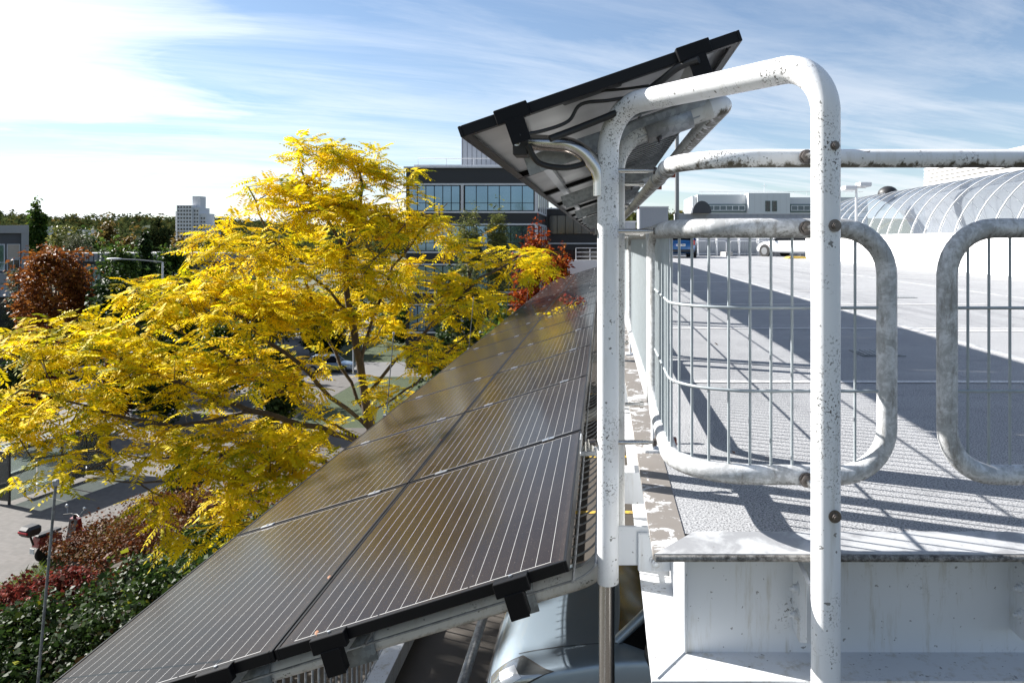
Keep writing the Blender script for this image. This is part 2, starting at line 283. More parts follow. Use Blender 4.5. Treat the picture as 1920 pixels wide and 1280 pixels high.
def carpaint(name, c, metal=0.5, rough=0.32):
    t = MT(name); fl_ = t.noise(600, 2); t.set('Base Color', t.mix(fl_, tuple(x*0.92 for x in c), c)).set('Metallic', metal).set('Roughness', rough).set('Coat Weight', 0.8).set('Coat Roughness', 0.05); return t.m
carpaint('paint_silver', (0.26, 0.33, 0.40), 0.6, 0.38); carpaint('paint_blue', (0.01, 0.10, 0.28), 0.4); carpaint('paint_white', (0.72, 0.74, 0.76), 0.0); carpaint('paint_red', (0.20, 0.010, 0.010), 0.1)
flat('tyre', (0.018, 0.018, 0.018), 0.8); flat('rim', (0.45, 0.46, 0.47), 0.3, 0.9); flat('plastic_black', (0.02, 0.02, 0.021), 0.5)
flat('car_glass', (0.006, 0.007, 0.008), 0.08, spec=0.12, var=0.0); flat('lamp_red', (0.40, 0.015, 0.02), 0.15); flat('lamp_orange', (0.62, 0.12, 0.01), 0.2); flat('lamp_clear', (0.30, 0.32, 0.33), 0.08, 0.7)
flat('plate_white', (0.75, 0.75, 0.73), 0.5); flat('plate_blue', (0.02, 0.07, 0.35), 0.5); flat('plate_text', (0.02, 0.02, 0.02), 0.6)
flat('leaf_dry', (0.22, 0.085, 0.03), 0.7, var=0.4, vs_=40); flat('mast_grey', (0.16, 0.17, 0.18), 0.5); flat('orange_post', (0.75, 0.16, 0.03), 0.5); flat('rust_bolt', (0.20, 0.05, 0.03), 0.6)
M = MATS

# ------------------------------------------------------------------ mesh helpers
def V(*a): return Vector(a)
def W(px, py, y): return Vector(((px-1130)/1370*y, y, (452-py)/1370*y))     # a point of the place at depth y

class MB:
    def __init__(s): s.v = []; s.f = []; s.smooth = []
    def add(s, vs, fs, smooth=False):
        o = len(s.v); s.v += [tuple(p) for p in vs]; s.f += [tuple(i+o for i in f) for f in fs]; s.smooth += [smooth]*len(fs); return s
    def box(s, lo, hi, mat=None):
        x0, y0, z0 = lo; x1, y1, z1 = hi
        p = [V(x0,y0,z0), V(x1,y0,z0), V(x1,y1,z0), V(x0,y1,z0), V(x0,y0,z1), V(x1,y0,z1), V(x1,y1,z1), V(x0,y1,z1)]
        if mat: p = [mat @ q for q in p]
        return s.add(p, [(0,3,2,1), (4,5,6,7), (0,1,5,4), (1,2,6,5), (2,3,7,6), (3,0,4,7)])
    def cbox(s, lo, hi, c=0.006, mat=None):     # box with chamfered edges
        bm = bmesh.new(); bmesh.ops.create_cube(bm, size=1.0)
        L = [hi[i]-lo[i] for i in range(3)]; C = [(hi[i]+lo[i])/2 for i in range(3)]
        for v in bm.verts: v.co = Vector((v.co.x*L[0]+C[0], v.co.y*L[1]+C[1], v.co.z*L[2]+C[2]))
        bmesh.ops.bevel(bm, geom=list(bm.edges), offset=min(c, min(L)*0.45), segments=1, affect='EDGES')
        bm.verts.index_update()
        vs_ = [(mat @ v.co) if mat else v.co.copy() for v in bm.verts]; fs = [tuple(v.index for v in f.verts) for f in bm.faces]; bm.free()
        return s.add(vs_, fs)
    def tube(s, path, r, n=10, closed=False, caps=True):
        P = [Vector(p) for p in path]
        Q = [P[0]]
        for p in P[1:]:
            if (p-Q[-1]).length > 1e-6: Q.append(p)
        if closed and (Q[0]-Q[-1]).length < 1e-6: Q.pop()
        P = Q; m = len(P); rs = r if isinstance(r, (list, tuple)) else [r]*m
        T = []
        for i in range(m):
            a = P[(i-1) % m] if (closed or i > 0) else P[i]; b = P[(i+1) % m] if (closed or i < m-1) else P[i]
            T.append((b-a).normalized())
        up = Vector((0,0,1)) if abs(T[0].z) < 0.9 else Vector((1,0,0))
        u = T[0].cross(up).normalized(); vs_ = []
        for i in range(m):
            if i: u = T[i-1].rotation_difference(T[i]) @ u
            u = (u - T[i]*u.dot(T[i])).normalized(); w = T[i].cross(u)
            for k in range(n):
                a = 2*math.pi*k/n; vs_.append(P[i] + (u*math.cos(a) + w*math.sin(a))*rs[min(i, len(rs)-1)])
        fs = []; off = 0
        if closed:
            e = vs_[0]; d = [(vs_[(m-1)*n+k]-vs_[0]).length for k in range(n)]; off = int(np.argmin(d))
        for i in range(m if closed else m-1):
            j = (i+1) % m
            for k in range(n):
                k2 = (k+1) % n
                if closed and j == 0: fs.append((i*n+(k+off) % n, j*n+k, j*n+k2, i*n+(k2+off) % n)[::-1])
                else: fs.append((i*n+k, i*n+k2, j*n+k2, j*n+k))
        s.add(vs_, fs, True)
        if caps and not closed: s.add(vs_[:n], [tuple(range(n))[::-1]]); s.add(vs_[-n:], [tuple(range(n))])
        return s
    def cyl(s, p0, p1, r0, r1=None, n=14): return s.tube([p0, p1], [r0, r1 if r1 is not None else r0], n)
    def prism(s, poly, d0, d1, axis='y', mat=None):      # poly in the plane across the axis
        def pt(a, b, d): q = V(a, d, b) if axis == 'y' else (V(d, a, b) if axis == 'x' else V(a, b, d)); return mat @ q if mat else q
        n = len(poly); vs_ = [pt(a, b, d0) for a, b in poly] + [pt(a, b, d1) for a, b in poly]
        fs = [tuple(range(n)), tuple(range(2*n-1, n-1, -1))] + [(i, i+n, (i+1) % n+n, (i+1) % n) for i in range(n)]
        return s.add(vs_, fs)
    def sphere(s, c, r, n=10, m=6, sc=(1,1,1)):
        vs_ = []; fs = []
        for j in range(m+1):
            th = math.pi*j/m
            for k in range(n):
                a = 2*math.pi*k/n; vs_.append(V(c[0]+r*sc[0]*math.sin(th)*math.cos(a), c[1]+r*sc[1]*math.sin(th)*math.sin(a), c[2]+r*sc[2]*math.cos(th)))
        for j in range(m):
            for k in range(n): fs.append((j*n+k, (j+1)*n+k, (j+1)*n+(k+1) % n, j*n+(k+1) % n))
        return s.add(vs_, fs, True)
    def mesh(s, name, mat):
        me = bpy.data.meshes.new(name); me.from_pydata(s.v, [], s.f)
        me.polygons.foreach_set('use_smooth', s.smooth)
        if mat: me.materials.append(M[mat])
        bm = bmesh.new(); bm.from_mesh(me); bmesh.ops.recalc_face_normals(bm, faces=bm.faces); bm.to_mesh(me); bm.free()
        me.update(); return me
    def build(s, name, mat, parent=None, label=None, cat=None, group=None, kind=None):
        o = bpy.data.objects.new(name, s.mesh(name, mat)); col.objects.link(o)
        if parent: o.parent = parent
        return tag(o, label, cat, group, kind)
def tag(o, label=None, cat=None, group=None, kind=None):
    if label: o['label'] = label
    if cat: o['category'] = cat
    if group: o['group'] = group
    if kind: o['kind'] = kind
    return o
def thing(name, label, cat, loc=(0,0,0), rot=(0,0,0), group=None, kind=None):
    o = bpy.data.objects.new(name, None); col.objects.link(o); o.location = loc; o.rotation_euler = rot; o.empty_display_size = 0.2
    return tag(o, label, cat, group, kind)
def inst(name, me, parent=None, loc=(0,0,0), rot=(0,0,0), scale=(1,1,1)):
    o = bpy.data.objects.new(name, me); col.objects.link(o)
    if parent: o.parent = parent
    o.location = loc; o.rotation_euler = rot; o.scale = scale; return o
def copy_tree(o, parent=None):
    c = o.copy(); col.objects.link(c); c.parent = parent
    for ch in list(o.children): copy_tree(ch, c)
    return c
def fillet(pts, r, closed=False, n=7):
    P = [Vector(p) for p in pts]; m = len(P); out = []; rr = r if isinstance(r, (list, tuple)) else [r]*m
    for i in range(m):
        if not closed and i in (0, m-1): out.append(P[i]); continue
        a, b, c = P[(i-1) % m], P[i], P[(i+1) % m]; d1 = (a-b).normalized(); d2 = (c-b).normalized()
        ang = d1.angle(d2)
        if ang > math.pi-0.02: out.append(b); continue
        t = min(rr[i]/math.tan(ang/2), (a-b).length*0.49, (c-b).length*0.49); r_ = t*math.tan(ang/2)
        cen = b + (d1+d2).normalized()*(r_/math.sin(ang/2)); s = b+d1*t-cen; e = b+d2*t-cen; tot = s.angle(e)
        for k in range(n+1):
            f = k/n; out.append(cen + (s*math.sin((1-f)*tot) + e*math.sin(f*tot))/math.sin(tot))
    return out
ORD = ['nearest','second','third','fourth','fifth','sixth','seventh','eighth','ninth','tenth','eleventh','twelfth','thirteenth','fourteenth','fifteenth','sixteenth','seventeenth','eighteenth','nineteenth','twentieth']
def ordn(k): return ORD[k]
def sheet(name, pts, z, mat, label=None, kind='structure', parent=None):
    m = MB(); m.add([V(x, y, z) for x, y in pts], [tuple(range(len(pts)))]); o = m.build(name, mat, parent, label=label, kind=kind if not parent else None); return o
def rect(x0, x1, y0, y1): return [(x0, y0), (x1, y0), (x1, y1), (x0, y1)]
def bolt(m, p, d, r=0.016, L=0.02):                   # washer, hex head and threaded stub along d
    p = Vector(p); d = Vector(d).normalized()
    m.cyl(p, p+d*0.004, r*1.25, n=16); m.cyl(p+d*0.004, p+d*(0.004+L*0.55), r*0.8, n=6); m.cyl(p+d*(0.004+L*0.55), p+d*(0.004+L), r*0.42, n=10)

# ------------------------------------------------------------------ leaves
def leaf_mesh(name, mat, quads, tint):
    """quads (N,4,3) float, tint (N,)"""
    n = len(quads); me = bpy.data.meshes.new(name)
    me.vertices.add(n*4); me.vertices.foreach_set('co', np.ascontiguousarray(quads, dtype=np.float32).ravel())
    me.loops.add(n*4); me.loops.foreach_set('vertex_index', np.arange(n*4, dtype=np.int32))
    me.polygons.add(n); me.polygons.foreach_set('loop_start', np.arange(0, n*4, 4, dtype=np.int32))
    try: me.polygons.foreach_set('loop_total', np.full(n, 4, dtype=np.int32))
    except Exception: pass
    a = me.attributes.new('tint', 'FLOAT', 'FACE'); a.data.foreach_set('value', np.ascontiguousarray(tint, dtype=np.float32))
    me.materials.append(M[mat]); me.update(calc_edges=True); me.validate(); return me
def unit(a): return a/np.maximum(np.linalg.norm(a, axis=-1, keepdims=True), 1e-9)
def leaves_at(pts, size, ratio=0.62, droop=0.35, up=0.6, sizevar=0.35):
    """one folded diamond leaf at each point, random heading"""
    n = len(pts); th = rng.uniform(0, 2*np.pi, n)
    d = np.stack([np.cos(th), np.sin(th), rng.normal(-droop, 0.35, n)], 1); d = unit(d)
    nrm = unit(np.stack([rng.normal(0, 0.6, n), rng.normal(0, 0.6, n), np.full(n, up)+rng.normal(0, 0.35, n)], 1))
    side = unit(np.cross(d, nrm)); L = (size*np.exp(rng.normal(0, sizevar, n)))[:, None]; w = L*ratio*0.5
    nn = np.cross(side, d)
    return np.stack([pts, pts+d*L*0.45+side*w+nn*L*0.10, pts+d*L, pts+d*L*0.45-side*w+nn*L*0.10], 1)
def clump_points(cens, rads, n, gap=0.0, shell=0.55, gscale=1.0):
    """points in the union of ellipsoids, biased to the outside, with noise gaps"""
    cens = np.array(cens, float); rads = np.array(rads, float); vol = rads.prod(1)**0.75; p = vol/vol.sum()
    k = rng.choice(len(cens), n, p=p); d = unit(rng.normal(size=(n, 3))); r = rng.uniform(0, 1, n)**(1/3*(1-shell)+0.06)
    return cens[k] + d*r[:, None]*rads[k]
def tree(name, label, base, H, rx, ry, crown_z0, mat, n=5000, leaf=0.22, sub=14, group=None, cat='tree', ratio=0.6, clumpr=0.33, shape='round', seed=None, trunk_r=None, lean=(0,0)):
    """a broadleaf tree: tapered trunk with limbs, crown of many small leaves gathered in clumps"""
    global rng
    rng_keep = rng; rng = np.random.default_rng(abs(hash((round(base[0], 2), round(base[1], 2), n))) % 100000 if seed is None else seed)
    bx, by, bz = base; t = thing(name, label, cat, base, group=group)
    cz = (crown_z0+H)/2; rz = (H-crown_z0)/2
    cens = []; rads = []
    for i in range(sub):
        u = rng.uniform(-1, 1); a = rng.uniform(0, 2*math.pi)
        if shape == 'cone': prof = (1-u)/2*0.95+0.08
        elif shape == 'column': prof = math.sqrt(max(0.05, 1-abs(u)**3))
        else: prof = math.sqrt(max(0.06, 1-u*u))
        rr = prof*math.sqrt(rng.uniform(0.15, 1))*0.72
        k = clumpr*rng.uniform(0.7, 1.25)
        cens.append((lean[0]*(u+1)/2+rx*rr*math.cos(a), lean[1]*(u+1)/2+ry*rr*math.sin(a), cz+rz*u*0.78)); rads.append((max(rx*k, .25), max(ry*k, .25), max(min(rz, rx*1.1)*k*0.8, .25)))
    # half the leaves in the clumps, half through a lumpy outline, thinned where gaps fall
    n1 = int(n*0.45); Pc = clump_points(cens, rads, n1)
    nb = (n-n1)*2; d = unit(rng.normal(size=(nb, 3))); ph = rng.uniform(0, 6.28, 9); fr = rng.uniform(2.0, 5.5, (9, 3))*rng.choice([-1, 1], (9, 3))
    lump = sum(np.sin(d @ fr[i]+ph[i]) for i in range(9))/9
    u = d[:, 2]
    if shape == 'cone': env = np.where(u > 0, 1.0, 1.0); zz = u; wid = np.sqrt(np.maximum(0.0, 1-u*u))*0+np.clip((1-u)/2*1.05+0.06, 0, 1)
    elif shape == 'column': wid = np.maximum(0.05, 1-np.abs(u)**3)**0.5
    else: wid = np.sqrt(np.maximum(0.0, 1-u*u))
    hd = unit(d[:, :2]); rad_ = rng.uniform(0, 1, nb)**0.38*(1+0.34*lump)
    Pb = np.stack([hd[:, 0]*wid*rx*rad_ + lean[0]*(u+1)/2, hd[:, 1]*wid*ry*rad_ + lean[1]*(u+1)/2, cz+u*rz*(0.96+0.3*lump)*np.maximum(rad_, 0.75)], 1)
    k_ = 7.0/max(rx, 0.3); gapn = np.sin(Pb[:, 0]*k_+ph[0])+np.sin(Pb[:, 1]*k_*1.1+ph[1])+np.sin(Pb[:, 2]*k_*1.2+ph[2])+0.6*np.sin((Pb[:, 0]+Pb[:, 2])*k_*2.1+ph[3])
    Pb = Pb[np.argsort(-gapn+rng.normal(0, .5, nb))[:n-n1]]
    P = np.concatenate([Pc, Pb]); n = len(P)
    q = leaves_at(P, leaf, ratio)
    ti = np.clip(rng.beta(2, 2, n)*0.75 + rng.normal(0, .12, n) + 0.12 + rng.uniform(-0.14, 0.14) + 0.10*np.sin(P[:, 0]*9/max(rx, .4)+P[:, 2]*5), 0, 1)
    inst('crown', leaf_mesh('crown', mat, q, ti), t)
    m = MB(); r0 = trunk_r or max(0.06, H*0.016); top = V(lean[0]*.6, lean[1]*.6, cz+rz*0.5)
    path = [V(0, 0, -0.15), V(0.02*H*rng.uniform(-1, 1), 0.02*H*rng.uniform(-1, 1), crown_z0*0.6), V(lean[0]*.3, lean[1]*.3, cz*0.9), top]
    m.tube(path, [r0*1.25, r0, r0*0.6, r0*0.15], 8)
    for c, rd in list(zip(cens, rads))[:min(sub, 12)]:
        z0 = max(crown_z0*0.7, min(c[2]-0.25*rz, cz)); s = path[1].lerp(path[2], min(1, max(0, (z0-path[1].z)/max(.1, path[2].z-path[1].z))))
        c = Vector(c); mid = s.lerp(c, 0.5) + V(0, 0, -0.04*H*rng.uniform(0, 1)); m.tube([s, mid, c], [r0*0.42, r0*0.25, r0*0.07], 5)
    m.build('trunk', 'bark', t)
    rng = rng_keep
    return t

# ================================================================== setting
G = -11.5          # street level
DZ = -0.86         # roof deck
LZ = -3.60         # parking level below
XE = 0.139         # left edge of the deck
YE = 2.0           # near edge of the deck
# ground sheet that swells into low hills far off
def terrain_h(x, y):
    d = math.hypot(x+60, y); r = max(0.0, min(1.0, (d-260)/700)); r = r*r*(3-2*r)
    side = 1.0 if y > 0 else 0.3
    return r*(30 + 9*math.sin(x*0.006+1.0) + 5*math.sin(x*0.017+y*0.004))*side
m = MB(); xs = [-3000,-2200,-1700,-1400]+list(range(-1200, 1201, 60))+[1500,2000,3000]; ys = [-600,-300,-120,0]+list(range(60, 1261, 60))+[1500,2000,3000]
m.add([V(x, y, G-0.02+terrain_h(x, y)) for y in ys for x in xs], [(j*len(xs)+i, j*len(xs)+i+1, (j+1)*len(xs)+i+1, (j+1)*len(xs)+i) for j in range(len(ys)-1) for i in range(len(xs)-1)], True)
m.build('ground', 'terrain', kind='structure')
sheet('lawn', rect(-130, -2.4, -20, 160), G+0.004, 'grass')
sheet('pavement', rect(-29, -20, -10, 62), G+0.012, 'pavers')
sheet('road', rect(-37.5, -29.2, -10, 130), G+0.008, 'road_light')
sheet('side_street', rect(-29.2, -4, 62, 69.5), G+0.0085, 'road_light')
sheet('forecourt', rect(-60, -44, -10, 68), G+0.008, 'asphalt')
m = MB(); m.box((-29.2, -10, G-0.1), (-29.0, 62, G+0.12)); m.build('kerb', 'kerb', kind='structure')
m = MB(); m.box((-37.7, -10, G-0.1), (-37.5, 130, G+0.12)); m.build('kerb', 'kerb', kind='structure')
m = MB()
for y in range(20, 60, 6): m.box((-33.4, y, G+0.006), (-33.28, y+3, G+0.0125))
m.build('lane_marking', 'line_paint', kind='structure')

# ---- roof deck
sheet('roof_deck', [(XE+0.085, YE+0.15), (XE+0.085, 43.0), (40, 43.0), (40, YE+0.15)], DZ, 'deck_coat')
lines = []
def deck_line(pts): lines.append(pts)
def strip(x0, y0, x1, y1, w):
    d = Vector((x1-x0, y1-y0)).normalized(); n = Vector((-d.y, d.x))*w/2; a = Vector((x0, y0)); b = Vector((x1, y1))
    return [a+n, b+n, b-n, a-n]
for k, (x0, y0, x1, y1, w) in enumerate([(0.24, 4.47, 9.8, 4.40, 0.07), (2.94, 7.0, 9.9, 7.0, 0.1), (0.24, 7.2, 5.2, 7.15, 0.08), (0.24, 9.9, 5.2, 9.9, 0.1), (0.24, 12.6, 5.2, 12.6, 0.1), (5.6, 18, 9.8, 15.2, 0.1), (5.6, 20.8, 9.8, 18, 0.1), (5.6, 23.6, 9.8, 20.8, 0.1), (5.6, 26.4, 9.8, 23.6, 0.1), (6.4, 34, 9.8, 31, 0.1), (1.0, 15.3, 5.2, 15.3, 0.1), (1.0, 18, 5.2, 18, 0.1), (5.2, 38, 7.6, 42.4, 0.1), (8.0, 38, 10.4, 42.4, 0.1), (2.6, 38, 2.6, 42.4, 0.1)]):
    p = strip(x0, y0, x1, y1, w); q = MB(); q.add([V(a.x, a.y, DZ+0.004) for a in p], [(0, 1, 2, 3)]); q.build('deck_marking', 'line_paint', kind='structure')
for x in (3.02, 6.3):
    m = MB(); m.box((x, 2.4, DZ+0.0005), (x+0.06, 43, DZ+0.0045)); m.build('deck_joint', 'flashing_front', kind='structure')
for k, (x, y) in enumerate(((2.1, 5.6), (4.6, 11.2))):
    dg = thing('floor_drain', ['square steel floor drain in the shaded deck behind the guards', 'square steel floor drain farther out on the deck'][k], 'drain', (x, y, DZ))
    m = MB(); m.box((-0.16, -0.16, 0.001), (0.16, 0.16, 0.006)); m.build('rim', 'galvanised_dark', dg)
    for i in range(7): m = MB(); m.box((-0.13+i*0.04, -0.13, 0.0061), (-0.11+i*0.04, 0.13, 0.012)); m.build('bar', 'galvanised', dg)
# garage body: edge flashings, channel beams, lower level, columns
gar = thing('parking_garage', 'weathered white steel edge of the open parking garage under the roof deck', 'parking garage', (0, 0, G))
def gpart(mb, name, mat, parent=gar, **k):
    o = mb.build(name, mat, parent, **k); o.location = (0, 0, -G) if parent is gar else (0, 0, 0); return o
m = MB(); m.box((XE, YE+0.002, DZ-0.012), (XE+0.10, 43, DZ+0.003)); gpart(m, 'edge_flashing', 'flashing', label='tan edge flashing with flaking white paint')
m = MB(); m.add([V(XE+0.002, YE, DZ-0.014), V(40, YE, DZ-0.014), V(40, YE+0.155, DZ-0.014), V(XE+0.13, YE+0.155, DZ-0.014), V(XE+0.002, YE, DZ+0.005), V(40, YE, DZ+0.005), V(40, YE+0.155, DZ+0.005), V(XE+0.13, YE+0.155, DZ+0.005)], [(0,1,5,4),(4,5,6,7),(0,3,2,1),(2,3,7,6),(0,4,7,3),(1,2,6,5)])
gpart(m, 'front_flashing', 'flashing_front')
m = MB(); m.tube([V(XE+0.004, YE-0.002, DZ-0.006)]+[V(XE+0.3*i, YE-0.002+0.002*math.sin(i*2.1), DZ-0.006+0.0015*math.sin(i*3.3)) for i in range(1, 40)], 0.0095, 6); gpart(m, 'front_edge', 'edge_rust')
WB = DZ-0.34       # underside of channel
m = MB(); m.box((0.24, 2.135, WB), (40, 2.16, DZ-0.014)); gpart(m, 'front_web', 'white_beam')
m = MB(); m.box((0.24, 2.16, WB), (0.262, 43, DZ-0.014)); gpart(m, 'side_web', 'white_beam')
m = MB(); m.add([V(XE-0.005, YE-0.005, WB-0.012), V(40, YE-0.005, WB-0.012), V(40, 2.135, WB-0.012), V(0.24, 2.135, WB-0.012), V(XE-0.005, YE-0.005, WB), V(40, YE-0.005, WB), V(40, 2.135, WB), V(0.24, 2.135, WB)], [(0,1,5,4),(4,5,6,7),(0,3,2,1),(2,3,7,6),(0,4,7,3),(1,2,6,5)]); gpart(m, 'front_flange', 'white_beam')
m = MB(); m.add([V(XE-0.005, YE-0.004, WB-0.0125), V(0.24, 2.136, WB-0.0125), V(0.24, 43, WB-0.0125), V(XE-0.005, 43, WB-0.0125), V(XE-0.005, YE-0.004, WB-0.0005), V(0.24, 2.136, WB-0.0005), V(0.24, 43, WB-0.0005), V(XE-0.005, 43, WB-0.0005)], [(0,1,5,4),(4,5,6,7),(0,3,2,1),(2,3,7,6),(0,4,7,3),(1,2,6,5)]); gpart(m, 'side_flange', 'white_beam')
m = MB(); m.tube([V(XE+0.01, YE+0.005, WB+0.001), V(0.238, 2.133, WB+0.001)], 0.0035, 6); m.tube([V(0.241, 2.133, WB), V(0.241, 2.133, DZ-0.014)], 0.006, 6); gpart(m, 'weld', 'white_beam')
for x, s in ((0.555, 1), (1.19, 1)):
    m = MB(); m.prism([(1.985, -0.93), (2.135, -0.90), (2.135, -1.13), (2.06, -1.13), (1.985, -1.09)], x, x+0.012, 'x'); cl_ = gpart(m, 'cleat', 'white_beam')
    for z in (-0.985, -1.06): q = MB(); bolt(q, (x, 2.075, z), (-1, 0, 0), 0.014, 0.02); q.build('bolt', 'white_beam', cl_)
m = MB(); m.box((0.27, 2.165, DZ-0.30), (40, 43, DZ-0.02)); gpart(m, 'roof_slab', 'garage_concrete')
m = MB(); m.box((-1.85, -6, LZ-0.35), (40, 43, LZ)); gpart(m, 'lower_slab', 'lower_floor')
m = MB(); m.box((-1.85, -6, LZ+0.002), (-1.70, 43, LZ+0.16)); gpart(m, 'lower_kerb', 'white_beam')
m = MB(); m.box((-1.4, -6, G), (40, 43, LZ-0.36)); gpart(m, 'lower_storeys', 'garage_concrete')
for k in range(1, 6):
    m = MB(); m.box((0.9, 7.5*k-0.2, LZ), (1.3, 7.5*k+0.2, DZ-0.3)); gpart(m, 'column', 'garage_concrete')
for k, y in enumerate((3.3, 7.2, 9.7, 12.2, 14.7, 17.2)):
    m = MB(); m.box((-1.55, y-0.05, LZ+0.003), (3.4, y+0.05, LZ+0.007)); gpart(m, 'bay_line', 'yellow_paint')
# guard of the lower level: upright bars, seen through the gap under the solar panels
lg = thing('lower_level_guard', 'grey upright-bar railing along the lower parking level edge under the panels', 'railing', (-1.93, 1.0, LZ))
bar = MB(); bar.cyl(V(0,0,-0.25), V(0,0,1.05), 0.008, n=6); bar_me = bar.mesh('bar', 'galvanised')
for k in range(110): inst('bar', bar_me, lg, (0, 1.0+k*0.11, 0))
for z in (0.02, 1.05): m = MB(); m.cyl(V(0, 0.8, z), V(0, 14, z), 0.016, n=8); m.build('rail', 'galvanised', lg)
bs = thing('bumper_rail', 'grey steel pipe bumper rail standing in front of the silver car', 'rail', (-1.0, 2.0, LZ))
m = MB(); m.cyl(V(0, -1, 0.45), V(0, 14, 0.45), 0.038, n=12); m.build('rail', 'galvanised', bs)
for y in (0, 3, 6, 9, 12): m = MB(); m.cyl(V(0, y, 0), V(0, y, 0.45), 0.03, n=10); m.box((-0.09, y-0.09, 0.001), (0.09, y+0.09, 0.012)); m.build('post', 'galvanised', bs)

# ================================================================== solar panels
LEN, WID, PITCH = 1.65, 1.0, 1.67
fm = MB()
for lo, hi in (((0,0,-0.038),(0.012,LEN,0.0)), ((WID-0.012,0,-0.038),(WID,LEN,0.0)), ((0.012,0,-0.038),(WID-0.012,0.012,0.0)), ((0.012,LEN-0.012,-0.038),(WID-0.012,LEN,0.0))): fm.cbox(lo, hi, 0.0015)
for lo, hi in (((0.012,0.012,-0.038),(0.035,LEN-0.012,-0.036)), ((WID-0.035,0.012,-0.038),(WID-0.012,LEN-0.012,-0.036)), ((0.035,0.012,-0.0379),(WID-0.035,0.033,-0.036)), ((0.035,LEN-0.033,-0.0379),(WID-0.035,LEN-0.012,-0.036))): fm.box(lo, hi)
frame_me = fm.mesh('frame', 'black_frame')
g = MB(); g.add([V(0.012,0.012,-0.0025), V(WID-0.012,0.012,-0.0025), V(WID-0.012,LEN-0.012,-0.0025), V(0.012,LEN-0.012,-0.0025)], [(0,1,2,3)]); lam_me = g.mesh('laminate', 'pv_laminate')
g = MB(); g.add([V(0.012,0.012,-0.0065), V(WID-0.012,0.012,-0.0065), V(WID-0.012,LEN-0.012,-0.0065), V(0.012,LEN-0.012,-0.0065)], [(3,2,1,0)]); bk_me = g.mesh('backsheet', 'backsheet')
for me, flip in ((lam_me, False), (bk_me, True)):
    if (me.polygons[0].normal.z < 0) != flip: me.flip_normals()
jb = MB(); jb.cbox((0.36, 0.035, -0.030), (0.58, 0.115, -0.0066), 0.006); jb_me = jb.mesh('junction_box', 'plastic_black')
c_ = MB(); c_.cbox((-0.035, -0.006, 0.001), (0.035, 0.026, 0.006), 0.002); c_.cyl(V(0, 0.01, 0.006), V(0, 0.01, 0.011), 0.006, n=8); clamp_me = c_.mesh('clamp', 'alu')
T_LO, T_UP = R(-17.1), R(-19.0)
lo_dir = V(math.cos(T_LO), 0, -math.sin(T_LO)); up_dir = V(math.cos(T_UP), 0, -math.sin(T_UP))
LO_R = V(-0.119, 2.39, -1.043); UP_L = V(-0.488, 2.45, 0.383); NP = 17
def panel(loc, tilt, label, group, last=False, jbx=True):
    p = thing('solar_panel', label, 'solar panel', loc, (0, tilt, 0), group)
    inst('frame', frame_me, p); inst('laminate', lam_me, p); inst('backsheet', bk_me, p)
    if jbx: inst('junction_box', jb_me, p)
    if not last:
        for x in (0.19, 0.81): inst('clamp', clamp_me, p, (x, LEN, 0))
    return p
for k in range(NP):
    y = 2.39 + k*PITCH
    a = LO_R - lo_dir*WID; b = a - lo_dir*(WID+0.007)
    panel((a.x, y, a.z), T_LO, f'{ordn(k)} dark solar panel from the near end, inner lower row beside the railing', 'lower canopy solar panels', k == NP-1)
    panel((b.x, y, b.z), T_LO, f'{ordn(k)} dark solar panel from the near end, outer lower row beside yellow tree', 'lower canopy solar panels', k == NP-1)
    panel((UP_L.x, y+0.06, UP_L.z), T_UP, f'{ordn(k)} overhead solar panel from the near end, pale underside showing', 'upper canopy solar panels', k == NP-1)
# mounting rails with black end caps and end clamps
def mount_rail(org, tilt, f, label):
    r_ = thing('mounting_rail', label, 'mounting rail', org, (0, tilt, 0), 'mounting rails under the solar panels')
    m = MB(); m.box((f-0.02, 0.0, -0.090), (f+0.02, NP*PITCH, -0.0385)); m.build('profile', 'alu', r_)
    m = MB(); m.cbox((f-0.032, -0.034, -0.125), (f+0.032, -0.030, -0.040), 0.0015); m.cbox((f+0.030, -0.031, -0.120), (f+0.033, 0.0, -0.042), 0.001); m.build('end_cap', 'black_alu', r_)
    m = MB(); m.cbox((f-0.058, -0.030, -0.045), (f+0.058, -0.003, 0.004), 0.002); m.cbox((f-0.058, -0.004, 0.0012), (f+0.058, 0.010, 0.004), 0.001); m.build('end_clamp', 'black_alu', r_)
    m = MB(); m.cyl(V(f, -0.002, 0.004), V(f, -0.002, 0.009), 0.006, n=8); m.build('screw', 'alu', r_)
a = LO_R - lo_dir*WID; b = a - lo_dir*(WID+0.007)
for org, nm in (((a.x, 2.39, a.z), 'inner lower'), ((b.x, 2.39, b.z), 'outer lower')):
    mount_rail(org, T_LO, 0.81, f'aluminium mounting rail under the {nm} solar panel row, nearer the railing')
    mount_rail(org, T_LO, 0.19, f'aluminium mounting rail under the {nm} solar panel row, nearer the trees')
mount_rail((UP_L.x, 2.45, UP_L.z), T_UP, 0.19, 'aluminium mounting rail under the overhead solar panels, on their low side')
mount_rail((UP_L.x, 2.45, UP_L.z), T_UP, 0.83, 'aluminium mounting rail under the overhead solar panels, on their high side')
